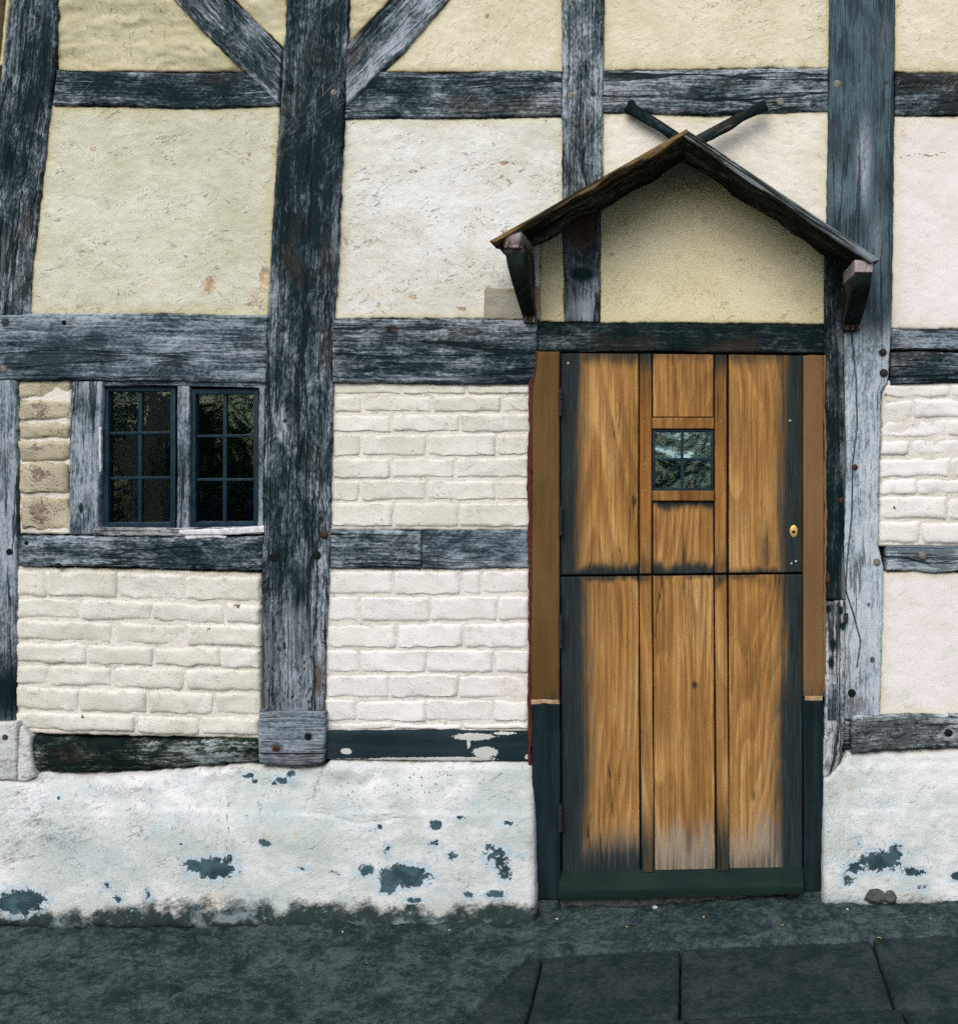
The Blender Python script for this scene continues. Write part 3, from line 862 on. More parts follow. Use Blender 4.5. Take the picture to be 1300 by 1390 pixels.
rail_tm = timber('timber_rail', 'timber', [(469, 97), (600, 98), (700, 95), (763, 95)], [(467, 160), (600, 159), (763, 157)], y=-0.0105,
                 mask=lambda px, py: (blobs(px, py, [(640, 130, 70, 18, .3)]), blobs(px, py, [(560, 102, 120, 6, .3)]), zero(px)))
stud_t = timber('timber_stud', 'timber', [(762, -260), (762, 0), (762, 160), (763, 280)], [(821, -260), (820, 0), (817, 250), (816, 280)], y=-0.017,
                mask=lambda px, py: (line_along([(793, 200), (790, 225), (797, 255)], 2)(px, py), blobs(px, py, [(790, 250, 26, 30, .25), (800, 75, 12, 60, .2)]), zero(px)))
stud_b = timber('timber_stud', 'timber_grey', [(763, 281), (766, 437)], [(816, 281), (814, 437)], y=-0.012,
                mask=lambda px, py: (blobs(px, py, [(790, 372, 24, 14, .9)]), blobs(px, py, [(790, 420, 30, 40, .8)]), blobs(px, py, [(790, 310, 36, 44, .9)])))
rail_tr = timber('timber_rail', 'timber', [(817, 95), (960, 94), (1124, 91)], [(817, 152), (960, 155), (1124, 150)], y=-0.0115,
                 mask=lambda px, py: (blobs(px, py, [(1040, 118, 60, 20, .35)]), blobs(px, py, [(870, 140, 60, 14, .35), (980, 112, 60, 12, .2)]), blobs(px, py, [(930, 150, 40, 5, .6)])))
crack_r = line_along([(1155, 450), (1162, 520), (1163, 580), (1157, 630), (1156, 700), (1150, 760), (1147, 800), (1157, 830), (1168, 870), (1163, 905)], 1.6)
crack_t = line_along([(1128, 198), (1142, 222), (1158, 240)], 1.8)
post_r_top = timber('timber_post', 'timber_right', [(1128, -260), (1126, 0), (1123, 200), (1121, 352), (1127, 470), (1128, 640), (1130, 780), (1138, 978)],
                    [(1219, -260), (1215, 0), (1213, 300), (1210, 450), (1205, 520), (1196, 532), (1192, 740), (1200, 770), (1197, 880), (1194, 978)], y=-0.0165, wav=1.6,
                    mask=lambda px, py: (np.maximum(np.maximum(crack_r(px, py), crack_t(px, py)),
                                                    np.maximum((1 - smooth(390, 540, py)) * (.76 - .34 * blobs(px, py, [(1172, 210, 14, 100, 1), (1140, 270, 24, 60, .5), (1200, 60, 12, 80, .4), (1190, 330, 14, 70, .5)]) + .25 * blobs(px, py, [(1160, 90, 24, 90, 1), (1190, 410, 14, 50, 1), (1150, 310, 24, 40, .8)])),
                                                               blobs(px, py, [(1156, 941, 6, 6, 1), (1184, 896, 5, 6, 1), (1179, 821, 4, 5, .8), (1175, 960, 30, 16, .35)]))),
                                         blobs(px, py, [(1178, 700, 16, 160, .35)]), blobs(px, py, [(1165, 955, 30, 22, .6)])))
post_r_low = post_r_top
rail_r1 = timber('timber_rail', 'timber_dark', [(1215, 98), (1300, 98), (1560, 96)], [(1215, 155), (1300, 155), (1560, 156)], y=-0.0112)
rail_r2 = timber('timber_rail', 'timber_grey', [(1210, 446), (1300, 446), (1560, 448)], [(1210, 474), (1250, 474), (1300, 476), (1560, 478)], y=-0.0113, wav=1.2,
                 mask=lambda px, py: (zero(px) + .3, zero(px), zero(px)))
rail_r3 = timber('timber_rail', 'timber', [(1209, 478), (1250, 477), (1300, 479), (1560, 481)], [(1209, 522), (1300, 519), (1560, 520)], y=-0.0105, wav=1.2)
rail_r4 = timber('timber_rail', 'timber_pale', [(1203, 740), (1300, 741), (1560, 742)], [(1203, 774), (1240, 775), (1270, 779), (1300, 776), (1560, 777)], y=-0.016, wav=1.5,
                 mask=lambda px, py: (line_along([(1204, 756), (1225, 756), (1250, 763), (1262, 765)], 2)(px, py), zero(px), zero(px)))
rail_r5 = timber('sill_timber', 'timber_sill', [(1155, 972), (1300, 971), (1560, 972)], [(1156, 1023), (1300, 1017), (1560, 1018)], y=-0.03, wav=3, r=0.014, d=0.014,
                 mask=lambda px, py: (blobs(px, py, [(1287, 995, 8, 6, 1), (1286, 1008, 12, 4, .7)]), zero(px), zero(px)))
blockr = timber('sill_timber', 'timber_rot', [(1140, 974), (1154, 974)], [(1140, 1016), (1154, 1016)], y=-0.008, wav=1)
beam_l = timber('timber_rail', 'timber_grey', [(-280, 428), (0, 426), (150, 425), (363, 428)], [(-280, 518), (0, 516), (200, 517), (361, 520)], y=-0.019, wav=1.5,
                mask=lambda px, py: (blobs(px, py, [(130, 450, 110, 22, .35), (90, 485, 50, 20, .3), (230, 500, 60, 12, .25)]), blobs(px, py, [(290, 470, 90, 30, .12)]), zero(px)))
beam_m = timber('timber_rail', 'timber', [(450, 433), (600, 432), (729, 434)], [(450, 519), (600, 521), (720, 520), (729, 519)], y=-0.0195, wav=1.6,
                mask=lambda px, py: (np.maximum(line_along([(452, 479), (520, 484), (552, 484), (580, 475)], 1.8)(px, py), blobs(px, py, [(531, 448, 14, 9, .8), (590, 498, 30, 10, .6), (745, 455, 40, 40, .6), (510, 460, 50, 26, .3)])),
                                     blobs(px, py, [(580, 514, 130, 6, .6), (700, 500, 30, 26, .35)]), blobs(px, py, [(535, 446, 7, 7, .8)])))
lintel = timber('timber_rail', 'timber_black', [(729.6, 438), (900, 438), (1119, 440)], [(729.6, 476), (900, 477), (1119, 480)], y=-0.023, wav=1.2,
                mask=lambda px, py: (zero(px) + .25, zero(px), zero(px)))
win_rail = timber('timber_rail', 'timber', [(22, 727), (100, 727), (250, 728), (357, 728)], [(25, 768), (120, 769), (250, 773), (355, 776)], y=-0.017, wav=2.4,
                  mask=lambda px, py: (blobs(px, py, [(250, 745, 80, 14, .3), (25, 735, 10, 30, .6)]), blobs(px, py, [(110, 745, 80, 18, .3)]), zero(px)))
mid_rail_a = timber('timber_rail', 'timber', [(447, 720), (520, 720), (571, 721)], [(447, 772), (520, 773), (571, 772)], y=-0.012, wav=2,
                  mask=lambda px, py: (blobs(px, py, [(480, 750, 50, 18, .5)]), zero(px), zero(px)))
mid_rail = timber('timber_rail', 'timber_grey', [(572, 721), (718, 719)], [(572, 772), (718, 772)], y=-0.0125, wav=2,
                  mask=lambda px, py: (blobs(px, py, [(640, 748, 40, 8, .6), (690, 760, 30, 8, .6), (600, 765, 40, 8, .4)]), zero(px), zero(px)))
stud_w = timber('timber_stud', 'timber_grey', [(95, 517), (94, 620), (93, 726)], [(139, 517), (136, 600), (132, 726)], y=-0.010, wav=1.5,
                mask=lambda px, py: (blobs(px, py, [(110, 690, 4, 10, 1), (118, 545, 4, 8, .6)]), blobs(px, py, [(118, 620, 14, 60, .15)]), zero(px)))
jamb_post = timber('timber_post', 'timber_black', [(1119, 345), (1118, 481), (1118, 815)], [(1143, 345), (1146, 470), (1149, 620), (1146, 740), (1148, 815)], y=-0.026, wav=1,
                   mask=lambda px, py: (zero(px), blobs(px, py, [(1148, 640, 6, 90, .8), (1146, 790, 7, 60, 1.0)]), blobs(px, py, [(1124, 785, 6, 14, .7)])))
jamb_low = timber('timber_post', 'timber_sill', [(1117, 816), (1118, 950), (1117, 1058)], [(1149, 816), (1147, 900), (1146, 990), (1141, 1035), (1126, 1060)], y=-0.025, wav=2.5, wave_ends=3,
                  mask=lambda px, py: (blobs(px, py, [(1124, 827, 7, 10, .9), (1141, 829, 5, 10, .9), (1131, 875, 6, 14, .9), (1128, 900, 6, 14, .9), (1143, 850, 8, 10, .8), (1125, 1040, 14, 18, .5), (1119, 950, 5, 30, .6)]), zero(px), zero(px)))
inlay = pbox('timber_patch', [(1124, 929), (1136, 929), (1135, 978), (1123, 978)], -0.0275, 0.0, M['timber_grey'], house, 0.0015)
log_sill = timber('sill_timber', 'timber_rot', [(24, 1000), (120, 1004), (250, 1004), (349, 1003)], [(24, 1049), (120, 1050), (230, 1046), (349, 1038)], y=-0.012, wav=4, r=0.055, d=0.03,
                  mask=lambda px, py: (blobs(px, py, [(60, 1010, 50, 14, .5)]), blobs(px, py, [(250, 1018, 90, 8, .35), (120, 1016, 50, 6, .3)]), zero(px)))
board = sheet('sill_timber', M['board_dark'], [(441, 993), (600, 992), (718, 994)], [(441, 1032), (600, 1034), (718, 1034)], house, y=-0.016, wav=0.8, relief=rel_timber(.6),
              mask=lambda px, py: (zero(px), np.maximum(blobs(px, py, [(645, 1000, 40, 6, .8), (660, 1021, 22, 9, .9), (470, 1020, 10, 5, .9), (580, 1031, 140, 4, .8), (720, 1027, 14, 8, .6), (636, 1010, 4, 10, .6), (690, 996, 40, 4, .7)]), 0), zero(px)))
blockm = timber('end_block', 'timber_grey', [(350, 966), (395, 966), (441, 967)], [(350, 1024), (395, 1024), (441, 1024)], y=-0.034, wav=0.8,
                mask=lambda px, py: (blobs(px, py, [(418, 1000, 9, 8, 1), (376, 1014, 12, 7, 1), (376, 1000, 3, 10, .6), (395, 969, 50, 8, .5)]), zero(px) + .45, blobs(px, py, [(374, 1018, 7, 5, 1)])))
blockm2 = timber('end_block', 'timber_grey', [(350, 1025), (395, 1025), (440, 1025)], [(352, 1038), (395, 1043), (436, 1040)], y=-0.032, wav=0.8,
                 mask=lambda px, py: (zero(px), zero(px) + .4, zero(px) + .2))
blockl = sheet('end_block', M['plinth'], [(-60, 982), (23, 981)], [(-60, 1062), (22, 1060)], house, y=-0.034, wav=1, relief=rel_plaster(.4),
               mask=lambda px, py: (blobs(px, py, [(6, 1000, 3, 4, .9)]), zero(px) + .25, zero(px) + .45), qf=lambda px, py: zero(px))

plug = sheet('plaster_patch', M['plinth'], [(22, 990), (30, 985), (40, 1000)], [(22, 1062), (34, 1062), (47, 1056)], house, y=-0.022, wav=2, relief=rel_plaster(1.2), r=.012, d=.012,
             mask=lambda px, py: (zero(px), zero(px) + .2, zero(px) + .4), qf=lambda px, py: zero(px))

# pegs, bolts and nails driven into the timbers
def peg(px, py, r, y, par, mat='peg', name='peg', **kw):
    disc(name, px, py, r, y, M[mat], par, **kw)
peg(394, 118, 5, -0.022, post_main, 'hole', h=0.0015)
peg(397, 92, 4, -0.022, post_main, 'peg_dark'); peg(459, 100, 4, -0.022, post_main, 'peg_dark'); peg(453, 125, 4, -0.022, post_main)
peg(379, 446, 4.5, -0.022, post_main, 'peg_dark'); peg(437, 446, 5, -0.022, post_main, 'peg_dark'); peg(377, 485, 4.5, -0.022, post_main, 'peg_dark'); peg(437, 490, 4, -0.022, post_main, 'peg_dark')
peg(440, 726, 5, -0.022, post_main, 'rust', 'bolt', h=0.008); peg(371, 757, 6, -0.022, post_main_low, 'hole', h=0.002); peg(430, 754, 6, -0.022, post_main_low, 'hole', h=0.002)
peg(387, 571, 3, -0.022, post_main, 'peg_dark', h=0.003)
peg(7, 437, 5, -0.019, beam_l, 'peg_dark'); peg(5, 500, 4.5, -0.019, beam_l, 'peg'); peg(87, 438, 3.5, -0.019, beam_l, 'hole', h=0.001)
peg(13, 749, 4.5, -0.014, post_left_low, 'hole', h=0.002); peg(7, 1001, 4, -0.034, blockl, 'peg_dark')
peg(775, 129, 4.5, -0.017, stud_t, 'peg'); peg(805, 127, 4, -0.017, stud_t, 'peg_dark')
peg(857, 141, 6, -0.012, rail_tr, 'hole', h=0.0015); peg(1059, 137, 5, -0.012, rail_tr, 'peg')
peg(1136, 113, 5, -0.016, post_r_top, 'peg'); peg(1201, 112, 4.5, -0.016, post_r_top, 'peg_dark')
peg(1198, 478, 5, -0.017, post_r_low, 'iron', 'bolt', h=0.008); peg(1199, 506, 5.5, -0.017, post_r_low, 'iron', 'bolt', h=0.008)
peg(1160, 634, 4, -0.017, post_r_low, 'rust', 'bolt', h=0.006); peg(1190, 763, 5, -0.017, post_r_low, 'peg'); peg(1156, 941, 5.5, -0.017, post_r_low, 'hole', h=0.002)
peg(1252, 754, 5.5, -0.016, rail_r4, 'timber_pale' if False else 'peg', h=0.006)
peg(1287, 995, 5, -0.03, rail_r5, 'hole', h=0.004); peg(1142, 679, 4, -0.026, jamb_post, 'rust', h=0.004)
peg(418, 1000, 4.5, -0.034, blockm, 'hole', h=0.003); peg(375, 1016, 5, -0.034, blockm, 'rust', 'bolt', h=0.004, squash=.7)
peg(79, 768, 4, -0.017, win_rail, 'hole', h=0.002); peg(263, 768, 3, -0.017, win_rail, 'hole', h=0.002); peg(36, 737, 3, -0.017, win_rail, 'hole', h=0.002)
peg(1123, 787, 4, -0.026, jamb_post, 'rust', h=0.004)
pbox('iron_staple', [(1146, 833), (1151, 833), (1151, 846), (1146, 846)], -0.034, -0.01, M['iron'], jamb_low, 0.001)

# ---------------------------------------------------------------- plaster panels
def plaster(mat, A, B, **kw):
    kw.setdefault('parent', house); kw.setdefault('y', 0.0); kw.setdefault('relief', rel_plaster())
    kw.setdefault('r', 0.014); kw.setdefault('d', 0.007); kw.setdefault('wav', 2.6); kw.setdefault('back', 0.055); kw.setdefault('step', 0.006)
    return sheet(kw.pop('name', 'plaster_panel'), M[mat], A, B, **kw)

def lumps(X, Z, U, V, s):
    # hand-daubed ridges running across the panel
    return 0.014 * fbm(X * 4 + Z * 2, Z * 16 + 0.6 * fbm(X * 4, Z * 4, s, 2), s + 1, 3) + 0.003 * fbm(X * 30, Z * 45, s + 2, 3)

plaster('plaster_lump', [(-280, -260), (10, -260)], [(-280, 428), (-22, 428)], step=0.012)
plaster('plaster_lump', [(8, -20), (15, -20)], [(-2, 88), (5, 88)])
plaster('plaster_lump', [(80, -260), (78, 0), (75, 97)], [(45, -260), (240, 0), (332, 96)], relief=lumps, y=0.004)
plaster('plaster_lump', [(112, -260), (320, 0), (385, 66)], [(396, -260), (390, 0), (386, 66)], relief=lumps)
plaster('plaster_lump', [(474, -260), (472, 0), (469, 58)], [(758, -260), (528, 0), (471, 60)], relief=lumps)
plaster('plaster_cream', [(850, -260), (605, 0), (541, 75), (520, 97)], [(851, -260), (764, 0), (764, 97), (764, 98)], relief=rel_plaster(.6),
        mask=lambda px, py: (blobs(px, py, [(661, 22, 4, 5, .8)]), zero(px), zero(px)))
plaster('plaster_cream', [(818, -260), (1128, -260)], [(818, 96), (1126, 92)], relief=rel_plaster(.6))
plaster('plaster_cream', [(1213, -260), (1560, -260)], [(1213, 98), (1560, 98)], relief=rel_plaster(.5))
plaster('plaster_warm', [(68, 142), (230, 146), (380, 143)], [(37, 428), (200, 427), (364, 430)],
        mask=lambda px, py: (blobs(px, py, [(284, 387, 11, 13, 1.0), (358, 378, 10, 24, .8), (345, 412, 26, 12, .5), (126, 202, 6, 5, .8), (338, 209, 4, 6, .7), (283, 216, 3, 3, .7), (205, 395, 10, 5, .4), (190, 375, 24, 8, .3)]),
                             blobs(px, py, [(340, 400, 30, 22, .35), (195, 388, 20, 10, .3)]), blobs(px, py, [(130, 165, 80, 20, .25), (150, 215, 40, 30, .2), (350, 180, 20, 30, .25)])))
plaster('plaster_pale', [(465, 160), (600, 160), (765, 158)], [(452, 433), (600, 432), (765, 434)],
        mask=lambda px, py: (blobs(px, py, [(684, 221, 9, 4, .9), (627, 419, 9, 5, .8), (561, 403, 8, 5, .7), (560, 232, 9, 4, .6), (555, 189, 4, 3, .7), (652, 283, 8, 5, .5), (690, 345, 60, 5, .3), (470, 330, 4, 14, .5)]),
                             blobs(px, py, [(510, 400, 30, 16, .4), (560, 400, 40, 12, .3), (470, 330, 10, 80, .35), (560, 232, 20, 10, .3)]),
                             blobs(px, py, [(684, 385, 30, 20, .45), (690, 280, 40, 14, .3), (700, 360, 30, 14, .5)])))
plaster('plaster_grey', [(657, 392), (733, 388)], [(656, 432), (733, 434)], y=-0.004, relief=rel_plaster(.3), r=0.006, d=0.005, wav=1.5, name='plaster_patch',
        mask=lambda px, py: (zero(px), zero(px) + .15, zero(px) + .35))
plaster('plaster_pink', [(816, 150), (932, 156), (1126, 148)], [(816, 290), (932, 212), (1126, 340)],
        mask=lambda px, py: (zero(px), blobs(px, py, [(900, 175, 50, 22, .35), (1010, 190, 50, 16, .25), (850, 180, 30, 14, .2)]), blobs(px, py, [(990, 215, 20, 14, .25)])))
plaster('plaster_gable', [(814, 268), (932, 190), (1120, 322)], [(814, 438), (932, 438), (1120, 440)], y=-0.006, relief=rel_plaster(.45, .6), wav=1.2, r=.010,
        mask=lambda px, py: (blobs(px, py, [(830, 345, 4, 3, .7), (832, 371, 4, 3, .7), (1000, 260, 3, 3, .5)]), zero(px), blobs(px, py, [(850, 300, 20, 20, .5), (1085, 400, 24, 30, .3), (950, 270, 20, 40, .25), (1000, 240, 60, 20, .3)])))
plaster('plaster_gable', [(732, 320), (765, 320)], [(732, 436), (766, 437)], y=-0.004, relief=rel_plaster(.4, .6), wav=1.5, r=.008)
plaster('plaster_white', [(1211, 156), (1300, 156), (1560, 156)], [(1208, 447), (1300, 446), (1560, 448)], relief=rel_plaster(.5, .6),
        mask=lambda px, py: (line_along([(1222, 214), (1245, 208), (1262, 212), (1290, 204)], 1.4)(px, py) * .7, blobs(px, py, [(1225, 180, 20, 40, .3)]), blobs(px, py, [(1230, 400, 20, 30, .25)])))
plaster('plaster_white', [(1196, 776), (1300, 778), (1560, 778)], [(1192, 974), (1300, 972), (1560, 974)], relief=rel_plaster(.45, .5))
plaster('plaster_pink', [(-280, 516), (-44, 516)], [(-280, 984), (-46, 984)], step=0.012)

# ---------------------------------------------------------------- painted brick panels
def brick_panel(mat, rows, joints, xl, xr, y=0.0, proud=0.007, gap=3.0, seed0=1, jit=1.0, mask=None, rough=1.0, soft=4.0):
    """rows: list of (y_left, y_right) course lines; joints: x of the perpends in each course"""
    root = empty('brick_panel', W((xl[0] + xr[0]) / 2, rows[-1][0], 0), house)
    inv = Matrix.Translation(root.location).inverted()
    xa, xb = xl, xr           # (x_top, x_bottom)
    top, bot = rows[0], rows[-1]
    mort = sheet('mortar_bed', M['mortar'], [(xa[0] - 2, top[0] - 3), (xb[0] + 2, top[1] - 3)], [(xa[1] - 2, bot[0] + 3), (xb[1] + 2, bot[1] + 3)], root,
                 y=y + 0.0012, back=0.055, relief=rel_plaster(.35), r=0.01, d=0.010, wav=2, step=0.008,
                 mask=(lambda px, py: (zero(px), zero(px), np.clip(.12 + .25 * fbm(px * .03, py * .03, seed0, 3), 0, 1))))
    mort.matrix_parent_inverse = inv
    nrow = len(rows) - 1
    for i in range(nrow):
        (t0, t1), (b0, b1) = rows[i], rows[i + 1]
        f = (i + 0.5) / nrow
        x0 = xa[0] * (1 - f) + xa[1] * f; x1 = xb[0] * (1 - f) + xb[1] * f
        xs = [x0 - 1] + joints[i] + [x1 + 1]
        for j in range(len(xs) - 1):
            rs = random.Random(seed0 * 1000 + i * 37 + j)
            ga = gap * (0.7 + 0.6 * rs.random()) / 2
            ba, bb = xs[j] + ga * .6, xs[j + 1] - ga * .6
            def yl(x, l, r): return l + (r - l) * (x - xa[0]) / (xb[0] - xa[0])
            jx = lambda: rs.uniform(-1, 1) * jit
            c = [(ba + jx(), yl(ba, t0, t1) + ga + jx() * .8), (bb + jx(), yl(bb, t0, t1) + ga + jx() * .8),
                 (bb + jx(), yl(bb, b0, b1) - ga + jx() * .8), (ba + jx(), yl(ba, b0, b1) - ga + jx() * .8)]
            w = (bb - ba) / S; h = abs(c[3][1] - c[0][1]) / S
            nu = max(6, int(w / 0.011)); nv = 8
            tu = np.linspace(0, 1, nu + 1); tv = np.linspace(0, 1, nv + 1)
            # finer spacing at the rounded rims
            tu = 0.5 - 0.5 * np.sign(0.5 - tu) * np.abs(1 - 2 * tu) ** 0.8
            tv = 0.5 - 0.5 * np.sign(0.5 - tv) * np.abs(1 - 2 * tv) ** 0.75
            UU, VV = np.meshgrid(tu, tv, indexing='ij')
            px = (c[0][0] * (1 - UU) + c[1][0] * UU) * (1 - VV) + (c[3][0] * (1 - UU) + c[2][0] * UU) * VV
            py = (c[0][1] * (1 - UU) + c[1][1] * UU) * (1 - VV) + (c[3][1] * (1 - UU) + c[2][1] * UU) * VV
            sd = seed0 * 91 + i * 13 + j * 5
            px = px + 1.5 * jit * fbm(px * .08, py * .08, sd, 3); py = py + 1.9 * jit * fbm(px * .07, py * .05, sd + 3, 4)
            X = CX + (px - VPX) / S; Z = CZ - (py - VPY) / S
            du = np.minimum(UU, 1 - UU) * w; dv = np.minimum(VV, 1 - VV) * h
            rim = soft * 0.0026 * (1 + .5 * fbm(X * 35, Z * 35, sd + 6, 2))
            qu = np.clip(1 - du / rim, 0, 1); qv = np.clip(1 - dv / rim, 0, 1)
            pu = 1 - qu ** 3; pv = 1 - qv ** 3.2
            prof = pv * (1 - 0.60 * (1 - pu))
            rel = rough * (0.0035 * fbm(X * 9, Z * 16, 11, 3) + 0.0022 * fbm(X * 30, Z * 42, 17, 3)) + rs.uniform(-.0018, .0022) * jit
            tilt = rs.uniform(-1, 1) * .002 * jit * (2 * UU - 1) + rs.uniform(-.6, 1) * .002 * jit * (1 - 2 * VV)
            Y = y + 0.009 - (proud + 0.009 + rel + tilt) * prof
            P = np.stack([X, Y, Z], -1)
            sg = rs.random() * 3
            g = np.stack([X + sg, Z + sg, np.full(X.shape, sg)], -1)
            k = np.zeros(X.shape + (3,))
            tone = rs.random()
            k[..., 2] = 0.0 + 0.22 * (tone > .72) + (0.12 if tone < .1 else 0)
            if mask is not None:
                mk = mask(px, py)
                for q in range(3): k[..., q] = np.maximum(k[..., q], mk[q])
            me = grid_mesh('brick', P, 0.03, g, k, np.minimum(du, dv))
            o = link('brick', me, M[mat], root)
            o.matrix_parent_inverse = inv
    return root

# below the window
brick_panel('brick', [(771, 781), (810, 820), (840, 849), (871, 880), (902, 909), (930, 941), (965, 973), (992, 1001)],
            [[63, 159, 251], [111, 207, 306], [155, 253], [118, 210, 299], [66, 153, 251], [107, 201, 290], [185, 271]], (23, 22), (353, 351), seed0=1, jit=1.6, proud=0.006, gap=1.6, rough=1.6, soft=5.5,
            mask=lambda px, py: (blobs(px, py, [(322, 823, 7, 6, .7), (282, 853, 9, 4, .5), (113, 972, 4, 4, .9)]), zero(px), blobs(px, py, [(70, 900, 60, 60, .22), (110, 860, 40, 14, .3), (200, 985, 170, 16, .35), (80, 985, 70, 12, .4)])))
# right of the main post, upper and lower
brick_panel('brick', [(520, 522), (536, 536), (561, 560), (588, 588), (621, 620), (651, 650), (681, 680), (717, 717)],
            [[545, 633], [493, 587, 680], [532, 625], [490, 580, 674], [531, 618], [489, 579, 673], [534, 623]], (452, 450), (720, 718), seed0=2, gap=1.6, jit=1.1, proud=0.0034, soft=3.6,
            mask=lambda px, py: (zero(px), zero(px), blobs(px, py, [(520, 713, 60, 5, .4), (480, 530, 20, 4, .3), (700, 530, 30, 5, .4)])))
brick_panel('brick_white', [(774, 773), (809, 808), (846, 844), (881, 881), (915, 915), (949, 949), (981, 981), (992, 992)][:7] + [(992, 992)],
            [[534, 625, 653], [488, 583, 676], [539, 630], [487, 579, 670], [529, 622], [483, 578, 670], [533, 627]], (446, 441), (718, 717), seed0=3, gap=1.6, jit=1.1, proud=0.0034, soft=3.6,
            mask=lambda px, py: (zero(px), zero(px), blobs(px, py, [(450, 985, 20, 8, .6), (530, 990, 50, 4, .4), (700, 990, 20, 4, .5), (560, 905, 26, 14, .2), (635, 905, 12, 10, .25), (700, 780, 40, 5, .2)])))
# far right, thick with paint
brick_panel('brick_white', [(520, 520), (541, 541), (569, 566), (595, 592), (620, 619), (649, 648), (673, 673), (707, 704), (739, 738)],
            [[1290, 1390, 1480], [1240, 1340, 1440], [1285, 1385, 1480], [1235, 1335, 1430], [1290, 1380, 1480], [1245, 1340, 1440], [1285, 1380, 1470], [1250, 1340, 1440]], (1199, 1192), (1560, 1560), seed0=4, gap=0.8, proud=0.0035, jit=1.5, rough=1.6, soft=7,
            mask=lambda px, py: (blobs(px, py, [(1212, 690, 5, 4, .7), (1248, 662, 3, 2, .8), (1202, 537, 4, 4, .7), (1207, 697, 3, 3, .7)]), blobs(px, py, [(1225, 715, 40, 24, .3), (1280, 700, 30, 20, .25)]), zero(px)))
# narrow peeling strip left of the window
brick_panel('brick_bare', [(517, 517), (541, 541), (571, 571), (598, 598), (627, 627), (671, 671), (722, 722)], [[], [], [], [], [], []], (25, 28), (95, 93), seed0=5, gap=1.2, jit=2.0, rough=2.4, proud=0.005, soft=7,
            mask=lambda px, py: (blobs(px, py, [(56, 556, 18, 14, .6), (52, 607, 20, 10, .5), (54, 642, 22, 16, .6), (56, 696, 24, 24, .6)]), blobs(px, py, [(62, 557, 10, 9, .6), (50, 650, 12, 8, .6), (64, 705, 12, 6, .7)]), zero(px)))
# hidden beyond the left post
# ---------------------------------------------------------------- plinth
def plinth_out(px, py):
    return -0.055 * smooth(1035, 1150, py) - 0.030 * smooth(1130, 1255, py) - 0.012 * smooth(432, 448, px) * smooth(1032, 1046, py) * (1 - smooth(1075, 1125, py)) - .006 * smooth(1098, 1108, py + 8 * fbm(px * .02, px * 0, 2, 3))
PL_CH = [(337, 1054, 10, 5, .8), (346, 1061, 5, 4, .8), (385, 1059, 20, 7, .62), (396, 1051, 9, 6, .8), (372, 1064, 8, 4, .6), (80, 1083, 4, 4, .8), (410, 1180, 20, 5, .5), (505, 1128, 16, 5, .5), (455, 1185, 14, 5, .5), (590, 1145, 16, 9, .5), (288, 1178, 40, 18, 1.0), (262, 1172, 20, 8, .8), (25, 1226, 42, 22, 1.0), (40, 1222, 28, 18, .9), (360, 1145, 12, 6, .9), (357, 1144, 8, 8, .8), (145, 1203, 8, 10, .7), (160, 1220, 10, 12, .6), (200, 1215, 7, 12, .6), (245, 1147, 5, 3, .8),
         (550, 1190, 42, 20, 1.0), (525, 1205, 18, 14, .8), (497, 1182, 14, 12, .8), (590, 1120, 11, 10, .8), (515, 1123, 5, 5, .7), (690, 1118, 16, 5, .6), (675, 1165, 26, 20, .62), (685, 1185, 14, 16, .7), (665, 1150, 10, 8, .7),
         (672, 1215, 20, 8, .7), (635, 1216, 12, 7, .7), (562, 1222, 18, 5, .7), (525, 1155, 7, 14, .6), (628, 1110, 10, 4, .6), (613, 1162, 12, 10, .5), (335, 1110, 4, 10, .3), (312, 1168, 10, 12, .6)]
_c1 = line_along([(311, 1088), (308, 1110), (310, 1125), (308, 1150), (303, 1200), (300, 1230)], 1.3)
_c2 = line_along([(412, 1097), (440, 1098), (470, 1104), (490, 1110), (520, 1107), (555, 1102)], 1.6)
_c3 = line_along([(440, 1040), (428, 1066), (424, 1085)], 2.2)
def pl_crack(px, py): return np.maximum(np.maximum(_c1(px, py), _c2(px, py)), _c3(px, py))
